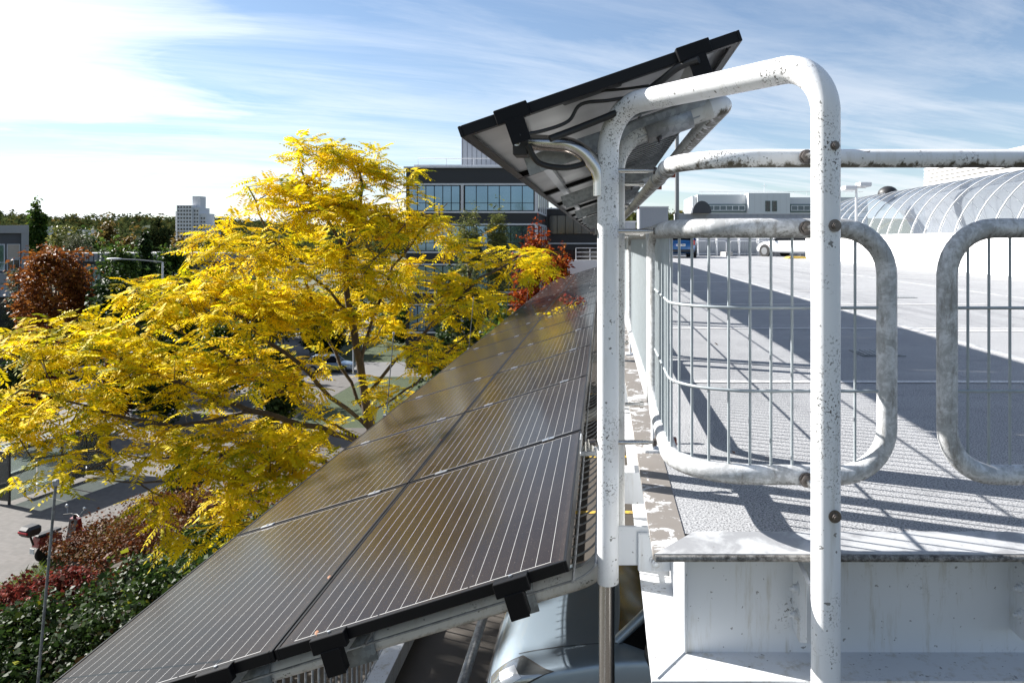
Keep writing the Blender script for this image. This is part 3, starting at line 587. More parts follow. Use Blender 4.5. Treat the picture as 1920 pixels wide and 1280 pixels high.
# cables under the overhead panels
def upl(f, y, d): p = UP_L + up_dir*f; n = V(-math.sin(-T_UP), 0, math.cos(T_UP)); q = p + n*d; return V(q.x, y, q.z)
def cable(pts, r, label, sub=6):
    P = [Vector(p) for p in pts]; out = []
    for i in range(len(P)-1):
        p0 = P[max(0, i-1)]; p1 = P[i]; p2 = P[i+1]; p3 = P[min(len(P)-1, i+2)]
        for k in range(sub):
            t_ = k/sub; out.append(0.5*((2*p1)+(p2-p0)*t_+(2*p0-5*p1+4*p2-p3)*t_*t_+(3*p1-p0-3*p2+p3)*t_**3))
    out.append(P[-1]); MB().tube(out, r, 7).build('cable', 'cable', None, label, 'cable', 'cables under the overhead panels')
cable([upl(0.19, 2.42, -0.10), upl(0.27, 2.46, -0.105), upl(0.36, 2.5, -0.095), upl(0.42, 2.5, -0.055), upl(0.52, 2.5, -0.075), upl(0.62, 2.5, -0.085), upl(0.72, 2.48, -0.06), upl(0.82, 2.43, -0.055)], 0.0065, 'thin black cable looping along the near edge of the overhead panel')
cable([upl(0.28, 2.48, -0.135), upl(0.40, 2.52, -0.125), upl(0.55, 2.52, -0.115), upl(0.66, 2.50, -0.085), upl(0.76, 2.45, -0.055), upl(0.83, 2.405, -0.06)], 0.0125, 'thick black cable conduit running up to the high end cap')
cable([upl(0.20, 2.55, -0.12), upl(0.215, 2.56, -0.19), upl(0.30, 2.58, -0.235), upl(0.40, 2.62, -0.235), upl(0.50, 2.7, -0.20)], 0.011, 'thick black cable sagging beneath the steel arm')
cable([upl(0.50, 2.52, -0.03), upl(0.58, 2.52, -0.05), upl(0.66, 2.5, -0.07)], 0.005, 'short black lead from the junction box')

# ================================================================== canopy frames and screens
FY0, FP, NF = 2.74, 2.55, 11
ST = 0.076/2
def lower_pt(x): return V(x, 0, -1.39+(x+0.52)*0.30)
prof_lo = [lower_pt(-2.02), V(0.045, 0, -1.225)]
prof_up = [V(0.045, 0, 0.372), V(0.405, 0, 0.496)]
for k in range(NF):
    y = FY0+k*FP
    fr = thing('canopy_support', f'{ordn(k)} bent white tube frame carrying the solar panels, counted from the near end', 'canopy support', (0, y, 0), group='bent tube frames of the solar canopy')
    path = fillet([prof_lo[0], prof_lo[1], prof_up[0], prof_up[1]], [0, 0.20, 0.15, 0], n=9)
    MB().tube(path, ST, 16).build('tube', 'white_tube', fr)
    for f in (0.81, 0.19, -0.21, -0.83):                 # saddles under the lower panels
        p = LO_R + lo_dir*(f-1.0); c = lower_pt(p.x); A = Matrix.Translation((c.x, 0, c.z)) @ Matrix.Rotation(T_LO, 4, 'Y')
        m = MB(); nseg = 10; vs_ = []; fs_ = []
        prof = [(0.047*math.cos(a_), 0.047*math.sin(a_)) for a_ in [R(-25+ 230*i/nseg) for i in range(nseg+1)]]
        prof = [(0.047, -0.05)] + prof[1:-1] + [(-0.047, -0.05)]
        for i, (yy, zz) in enumerate(prof): vs_ += [A @ V(-0.055, yy, zz), A @ V(0.055, yy, zz), A @ V(0.055, yy*1.09, zz*1.09), A @ V(-0.055, yy*1.09, zz*1.09)]
        for i in range(len(prof)-1):
            for e in range(4): fs_.append((i*4+e, i*4+(e+1) % 4, (i+1)*4+(e+1) % 4, (i+1)*4+e))
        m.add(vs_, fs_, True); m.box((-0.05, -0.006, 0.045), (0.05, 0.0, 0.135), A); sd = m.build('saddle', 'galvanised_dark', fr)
        q = MB(); bolt(q, A @ V(0.02, -0.006, 0.09), (0, -1, 0), 0.010, 0.014); q.build('bolt', 'bolt_steel', sd)
    # upper: long half-pipe saddle and two galvanised angles along the slope
    d = (prof_up[1]-prof_up[0]).normalized(); ang = -math.atan2(d.z, d.x)
    A = Matrix.Translation(prof_up[0]) @ Matrix.Rotation(ang, 4, 'Y'); m = MB(); vs_ = []; fs_ = []; nseg = 12
    for i in range(nseg+1):
        a_ = R(-195 + 210*i/nseg); 
        for rr, xx in ((0.042, 0.12), (0.042, 0.30), (0.047, 0.30), (0.047, 0.12)): vs_.append(A @ V(xx, rr*math.cos(a_), rr*math.sin(a_)))
    for i in range(nseg):
        for e in range(4): fs_.append((i*4+e, i*4+(e+1) % 4, (i+1)*4+(e+1) % 4, (i+1)*4+e))
    m.add(vs_, fs_, True); sd = m.build('saddle', 'galvanised', fr)
    q = MB(); bolt(q, A @ V(0.16, -0.02, -0.043), (0, -0.3, -1), 0.009, 0.016); q.build('bolt', 'bolt_steel', sd)
    for yy in ((0.0,) if k == 0 else (-0.18, 0.17)):
        m = MB(); x0, x1 = (-0.34, 0.385) if k == 0 else (-0.34, 0.36)
        m.prism([(x0, 0.045), (x1, 0.045), (x1, 0.050), (x0, 0.050)], yy-0.035, yy+0.035, 'y', A); m.prism([(x0, -0.02), (x1-0.06, -0.02), (x1, 0.046), (x0, 0.046)], yy-0.035, yy-0.029, 'y', A); m.build('angle_beam', 'galvanised', fr)
    if k:
        q = MB(); q.box((-0.12, -0.06, -1.012), (0.24, -0.05, -1.145)) if False else None
# longitudinal tube along the high side, bending out of the nearest frame
m = MB(); m.tube(fillet([V(0.395, FY0, 0.4925), V(0.452, FY0+0.0, 0.512), V(0.455, FY0+26.5, 0.510)], [0, 0.075, 0], n=8), ST*0.98, 16)
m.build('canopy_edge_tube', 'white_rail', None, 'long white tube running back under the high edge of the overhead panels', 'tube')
# wire screens that follow the frame bends
wire_lo = fillet([lower_pt(-1.95)+V(0, 0, 0.045), V(0.008, 0, -1.172), V(0.008, 0, -0.93)], [0, 0.24, 0], n=8)
wire_up = fillet([V(0.008, 0, 0.02), V(0.008, 0, 0.408), V(0.38, 0, 0.536)], [0, 0.19, 0], n=8)
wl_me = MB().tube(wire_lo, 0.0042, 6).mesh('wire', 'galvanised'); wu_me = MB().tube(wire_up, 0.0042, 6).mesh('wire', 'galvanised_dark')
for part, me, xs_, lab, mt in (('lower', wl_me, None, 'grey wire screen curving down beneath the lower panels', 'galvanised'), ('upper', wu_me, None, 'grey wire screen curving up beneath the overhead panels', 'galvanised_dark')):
    for k in range(NF-1):
        y0 = FY0+k*FP-0.14 if k == 0 else FY0+k*FP+0.02
        scn = thing('wire_screen', f'{lab}, {ordn(k)} bay from the near end', 'wire screen', (0, y0, 0), group='wire screens of the canopy')
        nw = 27
        if k < 3:
            for i in range(nw): inst('wire', me, scn, (0, i*0.1, 0))
        else:
            mm = MB(); src = (wire_lo if part == 'lower' else wire_up)
            for i in range(nw): mm.tube([p+V(0, i*0.1, 0) for p in src[::3]+[src[-1]]], 0.0042, 3, caps=False)
            mm.build('wires', mt, scn, kind='stuff')
        src = wire_lo if part == 'lower' else wire_up
        idx = ([0, 1, 5, 8, len(src)-1] if part == 'lower' else [1, 5, 9, len(src)-1])
        pts = [src[i] for i in idx]
        if part == 'lower': pts = [wire_lo[0]+(wire_lo[1]-wire_lo[0])*f for f in (0.02, 0.3, 0.6)]+pts[1:]
        for p in pts: MB().cyl(p+V(0, -0.02, 0.006), p+V(0, (nw-1)*0.1+0.02, 0.006), 0.006, n=7).build('stringer', mt, scn)

# ================================================================== corner hoop
HL, HR, HT = V(0.019, 2.60, 0), V(0.589, 1.93, 0), 0.474
hoop = thing('corner_hoop', 'speckled white tube hoop standing across the deck corner in the foreground', 'hoop', (0, 0, 0))
path = fillet([V(HL.x, HL.y, -1.212), V(HL.x, HL.y, HT), V(HR.x, HR.y, HT), V(HR.x, HR.y, -2.3)], [0, 0.165, 0.135, 0], n=14)
MB().tube(path, ST, 28).build('tube', 'white_hoop', hoop)
m = MB(); m.cyl(V(HL.x-0.004, HL.y, -1.9), V(HL.x-0.004, HL.y, -1.19), 0.0285, n=24); m.cyl(V(HL.x-0.004, HL.y, LZ), V(HL.x-0.004, HL.y, -1.9), 0.0285, n=24); m.build('inner_tube', 'stainless', hoop)
m = MB(); m.tube(fillet([V(-0.268, 2.60, 0.352), V(-0.09, 2.60, 0.343), V(HL.x-0.024, 2.60, 0.245), V(HL.x-0.024, 2.60, 0.16)], [0, 0.16, 0.12, 0], n=9), 0.0285, 22); m.build('arm', 'stainless', hoop)
m = MB(); m.cbox((-0.315, 2.555, 0.30), (-0.262, 2.645, 0.372), 0.004); m.cbox((-0.325, 2.56, 0.372), (-0.30, 2.64, 0.43), 0.003); m.build('arm_clamp', 'plastic_black', hoop)
q = MB(); bolt(q, (-0.30, 2.553, 0.345), (0, -1, 0), 0.011, 0.02); bolt(q, (-0.318, 2.56, 0.40), (-0.3, -1, 0), 0.009, 0.02); q.build('bolt', 'stainless', hoop)
# bracket plates to the beam
m = MB(); m.cbox((HL.x+0.036, 2.594, -1.150), (0.172, 2.606, -1.012), 0.002); m.build('bracket', 'white_post', hoop)
m = MB(); m.cbox((0.125, 2.58, -1.165), (0.240, 2.592, -1.03), 0.003); pl = m.build('cleat', 'white_post', hoop)
q = MB(); bolt(q, (0.187, 2.58, -1.130), (0, -1, 0), 0.018, 0.022); q.build('bolt', 'white_beam', pl)
def rod(parent, p, d, L, r=0.0085):
    p = Vector(p); d = Vector(d).normalized(); m = MB(); m.cyl(p, p+d*L*0.86, r, n=12); m.cyl(p+d*L*0.86, p+d*L, r*0.75, n=10); o = m.build('standoff', 'stainless', parent)
    q = MB(); q.cyl(p-d*0.088, p-d*0.082, 0.013, n=12); q.cyl(p-d*0.10, p-d*0.088, 0.010, n=6); q.build('nut', 'bolt_steel', o)
    q = MB(); q.cyl(p+d*L, p+d*(L+0.012), 0.014, n=6); q.build('nut', 'bolt_steel', o)
for z in (0.250, 0.035, -0.715): rod(hoop, (HL.x+0.036, 2.60, z), (1, 0, 0), 0.125)
q = MB(); q.box((0.235, 2.585, -0.73), (0.262, 2.615, -0.70)); q.build('end_cap', 'rust_bolt', hoop)
for z in (0.247, 0.040, -0.712):                       # bolts through the front leg
    q = MB(); q.cyl(V(HR.x+0.012, 1.93-ST, z), V(HR.x+0.012, 1.93-ST-0.003, z), 0.0165 if z < 0.2 else 0.012, n=18); q.cyl(V(HR.x+0.012, 1.93-ST-0.003, z), V(HR.x+0.012, 1.93-ST-0.011, z), 0.009, n=6); q.cyl(V(HR.x+0.012, 1.93-ST-0.011, z), V(HR.x+0.012, 1.93-ST-0.016, z), 0.0055, n=10); q.build('bolt', 'bolt_steel', hoop)
for z in (0.238, 0.037, -0.675):
    m = MB(); m.cyl(V(HR.x-0.012, 1.96, z), V(HR.x-0.012, 2.075, z), 0.009, n=12); o = m.build('standoff', 'stainless', hoop); q = MB(); q.cyl(V(HR.x-0.012, 2.052, z), V(HR.x-0.012, 2.064, z), 0.018, n=6); q.cyl(V(HR.x-0.012, 2.064, z), V(HR.x-0.012, 2.072, z), 0.021, n=14); q.build('nut', 'bolt_steel', o)

# ================================================================== railings of the deck
ZT, ZB, GR = 0.037, -0.672, 0.0285
XS, YF = 0.212, 2.105
tr_ = thing('top_rail', 'mouldy white top rail along the deck edge, bending round the corner', 'rail', (0, 0, 0))
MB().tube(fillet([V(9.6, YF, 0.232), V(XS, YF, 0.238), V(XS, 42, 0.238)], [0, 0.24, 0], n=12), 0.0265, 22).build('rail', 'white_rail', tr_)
for y in (2.43, 2.78, 5.0, 7.6, 10.1, 12.7): MB().cyl(V(XS, y-0.012, 0.238), V(XS, y+0.012, 0.238), 0.030, n=20).build('coupling', 'guard_frame', tr_)
for y in (2.60, 3.20, 5.15): MB().cyl(V(XS+0.02, y, 0.238), V(XS+0.046, y, 0.238), 0.013, n=10).build('end_cap', 'rust_bolt', tr_)
MB().cyl(V(1.215, YF-0.05, 0.236), V(1.215, YF-0.02, 0.236), 0.012, n=6).build('bolt', 'bolt_steel', tr_)
gvert = MB().cyl(V(0, 0, ZB+0.012), V(0, 0, ZT-0.012), 0.0042, n=8).mesh('bar', 'guard_wire')
def weldknob(m, p): m.sphere(p, 0.008, 7, 4, (1, 1, 1.2))
# corner guard
cg = thing('guard_panel', 'chalky grey tube guard panel wrapping round the near deck corner', 'guard panel', (0, 0, 0), group='guard panels of the roof deck')
XR, YB = 0.8185, 2.95
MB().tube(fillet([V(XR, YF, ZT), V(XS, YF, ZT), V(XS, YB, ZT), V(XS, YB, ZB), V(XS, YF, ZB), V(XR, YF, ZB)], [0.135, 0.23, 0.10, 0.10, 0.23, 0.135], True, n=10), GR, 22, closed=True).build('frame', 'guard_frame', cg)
plan = fillet([V(XR, YF, 0), V(XS, YF, 0), V(XS, YB, 0)], [0, 0.23, 0], n=16)
acc = [0]
for i in range(1, len(plan)): acc.append(acc[-1]+(plan[i]-plan[i-1]).length)
def along(s):
    for i in range(1, len(plan)):
        if s <= acc[i]: f = (s-acc[i-1])/max(1e-9, acc[i]-acc[i-1]); return plan[i-1].lerp(plan[i], f)
    return plan[-1]
s = 0.0915
while s < acc[-1]-0.03:
    p = along(s); inst('bar', gvert, cg, (p.x, p.y, 0)); s += 0.0605
for z in (-0.192, -0.431): MB().tube([V(p.x, p.y-0.004, z) if i < 2 else V(p.x-0.003, p.y-0.003, z) for i, p in enumerate(plan)], 0.0046, 8).build('wire', 'guard_wire', cg)
# straight guards
def guard(org, L, yaw, label, nbars_real=True, frame_n=22):
    o = thing('guard_panel', label, 'guard panel', org, (0, 0, yaw), 'guard panels of the roof deck')
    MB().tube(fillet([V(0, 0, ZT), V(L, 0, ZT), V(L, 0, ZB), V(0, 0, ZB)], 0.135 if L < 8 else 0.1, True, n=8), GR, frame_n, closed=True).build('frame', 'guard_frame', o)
    n = int((L-0.06)/0.0605)
    if nbars_real:
        for i in range(n): inst('bar', gvert, o, (0.06+i*0.0605, 0, 0))
    else:
        mm = MB()
        for i in range(n): mm.cyl(V(0.06+i*0.0605, 0, ZB+0.01), V(0.06+i*0.0605, 0, ZT-0.01), 0.0042, n=4)
        mm.build('bars', 'guard_wire', o, kind='stuff')
    for z in (-0.192, -0.431): MB().cyl(V(0.02, -0.006, z), V(L-0.02, -0.006, z), 0.0046, n=8).build('wire', 'guard_wire', o)
    return o
guard((0.992, YF, 0), 2.4, 0, 'chalky grey tube guard panel at the right edge of the picture')
guard((0.992+2.52, YF, 0), 2.4, 0, 'next guard panel outside to the right along the near deck edge')
NG = 15
for k in range(NG):
    y0 = 3.06+k*2.52
    guard((XS, y0, 0), 2.38, R(90), f'{ordn(k)} guard panel along the left deck side behind the corner panel', k < 4, 18 if k < 3 else 8)
    m = MB(); m.cbox((XS-0.012, y0-0.086, DZ+0.003), (XS, y0-0.028, 0.062), 0.003); m.box((XS-0.04, y0-0.10, DZ+0.0035), (XS+0.03, y0-0.012, DZ+0.012))
    pt_ = m.build('rail_post', 'white_post', None, f'{ordn(k)} flat white railing post along the left deck side', 'post', 'flat posts of the side railing')
# brackets from the beam to the canopy frames beyond the hoop
for k in range(8):
    for j, yy in enumerate((3.20, 5.15)) if k == 0 else enumerate((5.75+2.55*(k-1), 5.15+2.55*k)):
        o = thing('bracket', f'{ordn(2*k+j)} white bracket plate bridging the gap beside the deck edge', 'bracket', (0, yy, 0), group='bracket plates along the deck edge')
        m = MB(); m.cbox((0.03, 0.0, -1.15), (0.24, 0.010, -1.012), 0.002); m.cbox((0.03, 0.0101, -1.026), (0.235, 0.11, -1.014), 0.002); m.build('plate', 'white_post', o)
        q = MB(); bolt(q, (0.185, 0.04, -1.014), (0, 0, 1), 0.017, 0.012); q.build('bolt', 'white_beam', o); q = MB(); bolt(q, (0.185, 0.088, -1.014), (0, 0, 1), 0.014, 0.012); q.build('bolt', 'white_beam', o)
        for z in (0.25, 0.035, -0.715):
            q = MB(); q.cyl(V(0.06, 0, z), V(XS-0.03, 0, z), 0.0085, n=10); q.cyl(V(XS-0.05, 0, z), V(XS-0.034, 0, z), 0.016, n=6); q.build('standoff', 'stainless', o)
# small zinc connector block on the hoop
cb_ = thing('cable_connector', 'small zinc connector block with screws beside the white hoop', 'connector', (0, 0, 0))
m = MB(); m.cbox((-0.085, 2.72, -0.80), (-0.022, 2.80, -0.785), 0.003); m.cbox((-0.085, 2.72, -0.785), (-0.079, 2.80, -0.735), 0.002); m.build('plate', 'galvanised', cb_)
for x, y in ((-0.065, 2.74), (-0.04, 2.74), (-0.055, 2.775)): q = MB(); bolt(q, (x, y, -0.785), (0, 0, 1), 0.009, 0.03); q.build('bolt', 'stainless', cb_)
m = MB(); m.box((-0.028, 2.745, -0.81), (0.01, 2.775, -0.80)); m.build('arm', 'galvanised', cb_)
# lightning rods along the outer edge of the lower canopy
for k in range(6):
    y = 2.77+4.48*k; o = thing('lightning_rod', f'{ordn(k)} thin grey lightning rod leaning at the outer edge of the panels', 'lightning rod', (-2.085, y, -1.72), group='lightning rods')
    m = MB(); m.tube([V(-0.075, 0, -0.25), V(-0.06, 0, 0.0), V(0.012, 0, 0.80)], 0.0048, 8); m.build('rod', 'galvanised_dark', o)
    m = MB(); m.cbox((0.002, -0.009, 0.792), (0.022, 0.009, 0.818), 0.004); m.build('tip', 'galvanised', o)
    m = MB(); m.box((-0.09, -0.02, -0.02), (0.05, 0.02, 0.0)); m.build('foot', 'galvanised', o)

# ================================================================== things on the roof deck
# low white wall with the glazed barrel vault on it
XW = 10.0
wv = thing('low_wall', 'plain white low wall along the far right side of the roof deck', 'wall', (XW, 6, DZ))
m = MB(); m.box((0, 0, 0), (0.3, 30, 1.02)); m.build('wall_body', 'wall_white', wv)
m = MB(); m.box((-0.05, 0, 1.021), (0.32, 30, 1.07)); m.build('coping', 'steel_white', wv)
for y in (2.8, 6.6, 10.4, 14.2, 18.0, 21.8, 25.6): m = MB(); m.box((-0.004, y, 0.0), (0.0, y+0.02, 1.015)); m.build('joint', 'wall_joint', wv)
vt = thing('glass_vault', 'arched glass barrel vault with thin white ribs above the white wall', 'skylight', (12.4, 0, -0.40))
VR = 2.47; A0, A1 = R(14), R(166); NA = 20
def arc(y, r=VR, a0=A0, a1=A1, n=NA): return [V(r*math.cos(a0+(a1-a0)*i/n), y, r*math.sin(a0+(a1-a0)*i/n)) for i in range(n+1)]
rib_me = MB().tube(arc(0), 0.019, 6).mesh('rib', 'steel_white')
def pane_mesh(a0, a1, n=10):
    m = MB(); P = arc(0.03, VR-0.012, a0, a1, n); Q = arc(0.97, VR-0.012, a0, a1, n); m.add(P+Q, [(i, i+1, i+n+2, i+n+1) for i in range(n)], True); return m.mesh('pane', 'vault_glass')
pa, pb = pane_mesh(R(14), R(90)), pane_mesh(R(90), R(166))
for k in range(9, 36): inst('rib', rib_me, vt, (0, k*0.99, 0))
for k in range(9, 35): inst('pane', pa, vt, (0, k*0.99, 0)); inst('pane', pb, vt, (0, k*0.99, 0))
for a_ in (A0, A1): p = V(VR*math.cos(a_), 0, VR*math.sin(a_)); MB().cyl(p+V(0, 8.9, 0), p+V(0, 34.7, 0), 0.04, n=8).build('sill', 'steel_white', vt)
m = MB(); E = arc(34.65, VR-0.02); m.add(E, [tuple(range(len(E)))]); m.build('end_pane', 'vault_glass', vt)
m = MB(); m.sphere((0.2, 0, 0), 0.42, 12, 8, (1, 1, 0.8)); o = m.build('vent_dome', 'plastic_black', None, 'black dome vent on the crest of the glass vault', 'vent'); o.location = (11.9, 31.0, 2.0)
# double-headed lamp
lp = thing('deck_lamp', 'slim white two-headed lamp post standing before the glass vault', 'lamp post', (9.72, 28.0, DZ))
m = MB(); m.cyl(V(0, 0, 0), V(0, 0, 3.0), 0.055, 0.045, 10); m.box((-0.13, -0.13, 0.001), (0.13, 0.13, 0.02)); m.build('pole', 'steel_white', lp)
m = MB(); m.box((-0.35, -0.03, 2.88), (0.35, 0.03, 2.93)); m.build('arm', 'steel_white', lp)
for s, z in ((-1, 2.80), (1, 2.93)): m = MB(); m.cbox((s*0.28-0.24, -0.28, z), (s*0.28+0.22, 0.28, z+0.17), 0.03); m.build('lamp_head', 'trim_grey', lp)
m = MB(); m.cyl(V(0.85, 0.5, 0), V(0.85, 0.5, 0.7), 0.03, n=8)
# far parapet: corrugated wall, railing hoops and guards
fw_ = thing('parapet_wall', 'pale blue grey sheet metal parapet at the far end of the deck', 'wall', (0, 43.1, DZ))
for i in range(44):
    m = MB(); m.box((0.3+i*0.9, 0, -0.4), (1.17+i*0.9, 0.08, 1.22)); m.build('panel', 'clad_grey', fw_)
fgm = None
for k in range(7):
    x = 5.0+k*2.4
    o = thing('far_guard', f'{["first","second","third","fourth","fifth","sixth","seventh"][k]} white guard panel along the far parapet, counted from the blue car', 'guard panel', (x, 42.5, 0), group='guards along the far parapet')
    if fgm is None:
        f1 = MB().tube(fillet([V(0, 0, 0.0), V(2.2, 0, 0.0), V(2.2, 0, -0.74), V(0, 0, -0.74)], 0.14, True, n=5), 0.03, 8, closed=True).mesh('frame', 'steel_white')
        mm = MB(); [mm.cyl(V(0.1+i*0.1, 0, -0.74), V(0.1+i*0.1, 0, 0), 0.006, n=4) for i in range(21)]; [mm.cyl(V(0, 0, z), V(2.2, 0, z), 0.006, n=4) for z in (-0.2, -0.4, -0.58)]; f2 = mm.mesh('grid', 'guard_wire')
        f3 = MB().tube(fillet([V(1.1, -0.1, DZ), V(1.1, -0.1, 0.36), V(1.1, 0.3, 0.36), V(1.1, 0.3, DZ)], [0, .14, .14, 0]), 0.04, 8).mesh('post', 'steel_white')
        f4 = MB().cyl(V(-0.1, 0, 0.15), V(2.32, 0, 0.15), 0.03, n=8).mesh('rail', 'steel_white'); fgm = 1
    inst('frame', f1, o); inst('grid', f2, o); inst('rail', f4, o)
    for dx in (-0.55, 0.55): inst('post', f3, o, (dx, 0, 0))
# concrete wheel-stop island with reflector post
isl = thing('island_post', 'orange marker post on a small yellow edged island beside the white car', 'marker post', (9.55, 36.2, DZ))
m = MB(); m.prism([(-0.5, 0.002), (0.5, 0.002), (0.34, 0.10), (-0.34, 0.10)], -0.4, 0.4, 'y'); m.build('island', 'yellow_paint', isl)
m = MB(); m.cyl(V(-0.2, 0, 0.1), V(-0.2, 0, 0.95), 0.035, n=8); m.build('post', 'orange_post', isl)
m = MB(); m.box((-0.9, -0.5, 0.0), (-0.5, 1.4, 0.25)); o = m.build('concrete_block', 'kerb', None, 'pale concrete block lying before the far parapet', 'block'); o.location = (7.7, 40.9, DZ)

# ------------------------------------------------------------------ vehicles
def patch(name, body, corners, mat, parent, off=0.005, n=8):
    a, b, c_, d = [Vector(p) for p in corners]; m = MB(); vs_ = []
    for j in range(n+1):
        l = a.lerp(d, j/n); r_ = b.lerp(c_, j/n)
        for i in range(n+1): vs_.append(l.lerp(r_, i/n))
    m.add(vs_, [(j*(n+1)+i, j*(n+1)+i+1, (j+1)*(n+1)+i+1, (j+1)*(n+1)+i) for j in range(n) for i in range(n)], True)
    o = m.build(name, mat, parent); md = o.modifiers.new('w', 'SHRINKWRAP'); md.target = body; md.offset = off; md.wrap_mode = 'ABOVE_SURFACE'; return o
def car(name, label, loc, yaw, paint, L=4.1, Wd=1.74, H=1.48, hood=1.0, rear='hatch', sub=2, cat='car', plate=None):
    """local x forward from the car's middle, z up from the road"""
    c = thing(name, label, cat, loc, (0, 0, yaw)); hw = Wd/2; f = L/2
    van = rear == 'van'; belt = 0.92 if not van else 1.0; zb = 0.20
    st = [(-f, 0.52, 0.70, .34), (-f+0.06, belt-0.05, 0.86, .26), (-f+0.35, belt+0.02, 0.965, zb), (-f+1.0, belt, 1.0, zb), (0.0, belt-0.01, 1.0, zb), (f-hood-0.25, belt-0.02, 1.0, zb), (f-hood+0.05, belt-0.035, 0.99, zb), (f-0.5, belt-0.12, 0.955, zb), (f-0.16, belt-0.22, 0.86, .22), (f-0.03, 0.56, 0.74, .26), (f, 0.48, 0.66, .32)]
    bm = bmesh.new(); rings = []
    for x, zt, w, z0 in st:
        ww = hw*w; h = zt-z0
        half = [(0, z0), (ww*0.80, z0), (ww*0.96, z0+h*0.12), (ww, z0+h*0.40), (ww*0.99, z0+h*0.72), (ww*0.965, zt-h*0.09), (ww*0.945, zt-h*0.045), (ww*0.90, zt-h*0.015), (ww*0.72, zt+0.012), (ww*0.35, zt+0.028), (0, zt+0.032)]
        rings.append([bm.verts.new((x, y, z)) for y, z in half] + [bm.verts.new((x, -y, z)) for y, z in half[-2:0:-1]])
    n = len(rings[0])
    for a, b in zip(rings, rings[1:]):
        for i in range(n): bm.faces.new((a[i], a[(i+1) % n], b[(i+1) % n], b[i]))
    bm.faces.new(rings[0]); bm.faces.new(rings[-1][::-1]); bmesh.ops.recalc_face_normals(bm, faces=bm.faces)
    for fc in bm.faces: fc.smooth = True
    me = bpy.data.meshes.new('body'); bm.to_mesh(me); bm.free(); me.materials.append(M[paint]); body = inst('body', me, c)
    md = body.modifiers.new('s', 'SUBSURF'); md.levels = sub; md.render_levels = sub
    # greenhouse
    xf0, xf1 = f-hood-0.02, f-hood-0.62
    xr1, xr0 = {'hatch': (-f+0.62, -f+0.16), 'sedan': (-f+1.15, -f+0.55), 'van': (-f+0.16, -f+0.07)}[rear]
    z0, z1 = belt-0.03, H; wb, wt = hw*0.93, hw*0.74 if not van else hw*0.86
    g = MB(); ringb = [(xf0, 0.80), (xf0-0.25, 1.0), (xr0+0.25, 1.0), (xr0, 0.86)]; ringt = [(xf1, 0.90), (xf1-0.2, 1.0), (xr1+0.15, 1.0), (xr1, 0.92)]
    vb = [V(x, wb*w, z0) for x, w in ringb]+[V(x, -wb*w, z0) for x, w in ringb[::-1]]; vt_ = [V(x, wt*w, z1-0.03) for x, w in ringt]+[V(x, -wt*w, z1-0.03) for x, w in ringt[::-1]]
    g.add(vb+vt_, [(i, (i+1) % 8, (i+1) % 8+8, i+8) for i in range(8)]+[tuple(range(8, 16))]); g.build('window', 'car_glass', c)
    r_ = MB(); lo = [p+V(0, 0, -0.02) for p in vt_]; lo = [V(p.x, p.y*1.03, p.z) for p in lo]; hi = [V(p.x*0.97+0.0, p.y*0.86, z1) for p in vt_]
    r_.add(lo+hi, [(i, (i+1) % 8, (i+1) % 8+8, i+8) for i in range(8)]+[tuple(range(8, 16)), tuple(range(7, -1, -1))], True); r_.build('roof', paint, c)
    for i in (0, 2, 3, 4, 5, 7): MB().tube([vb[i], vt_[i]], 0.035 if i in (0, 7) else 0.05, 6).build('pillar', paint, c)
    for s in (1, -1):
        x = (xf1+xr1)/2+0.05; MB().tube([V(x, s*wb*1.0, z0), V(x-0.05, s*wt*1.0, z1-0.03)], 0.04, 6).build('pillar', paint, c)
    # wheels
    wr = 0.31 if not van else 0.33
    for sx in (f-0.80, -f+0.74):
        for s in (1, -1):
            a = MB(); a.cyl(V(sx, s*(hw-0.12), wr+0.01), V(sx, s*(hw+0.004), wr+0.01), wr+0.055, n=20); a.build('wheel_arch', 'plastic_black', c)
            w = MB(); w.cyl(V(sx, s*(hw-0.19), wr), V(sx, s*(hw+0.012), wr), wr, n=22); wo_ = w.build('wheel', 'tyre', c)
            q = MB(); q.cyl(V(sx, s*(hw+0.013), wr), V(sx, s*(hw+0.02), wr), wr*0.66, n=18); q.build('rim', 'rim', wo_)
    for s in (1, -1):
        hl = patch('headlight', body, [(f-0.05, s*hw*0.62, 0.60), (f-0.12, s*hw*0.92, 0.57), (f-0.46, s*hw*0.95, 0.79), (f-0.24, s*hw*0.66, 0.80)], 'lamp_clear', c, 0.007, 12)
        patch('headlight_reflector', body, [(f-0.12, s*hw*0.69, 0.64), (f-0.16, s*hw*0.85, 0.62), (f-0.27, s*hw*0.88, 0.71), (f-0.21, s*hw*0.72, 0.73)], 'rim', c, 0.010, 8)
        patch('bumper_gap', body, [(f+0.0, s*hw*0.1, 0.555), (f-0.10, s*hw*1.05, 0.53), (f-0.10, s*hw*1.05, 0.538), (f+0.0, s*hw*0.1, 0.563)], 'plastic_black', c, 0.003, 14)
        patch('headlight_rim', body, [(f-0.03, s*hw*0.60, 0.585), (f-0.11, s*hw*0.945, 0.55), (f-0.485, s*hw*0.965, 0.80), (f-0.24, s*hw*0.64, 0.815)], 'plastic_black', c, 0.003, 12)
        patch('hood_gap', body, [(f-0.16, s*hw*0.60, 0.9), (f-0.16, s*hw*0.607, 0.9), (f-hood-0.05, s*hw*0.808, 1.0), (f-hood-0.05, s*hw*0.80, 1.0)], 'plastic_black', c, 0.003, 14)
        patch('door_gap', body, [(f-hood-0.30, s*hw*1.1, 0.30), (f-hood-0.294, s*hw*1.1, 0.30), (f-hood-0.314, s*hw*1.1, 0.9), (f-hood-0.32, s*hw*1.1, 0.9)], 'plastic_black', c, 0.003, 14)
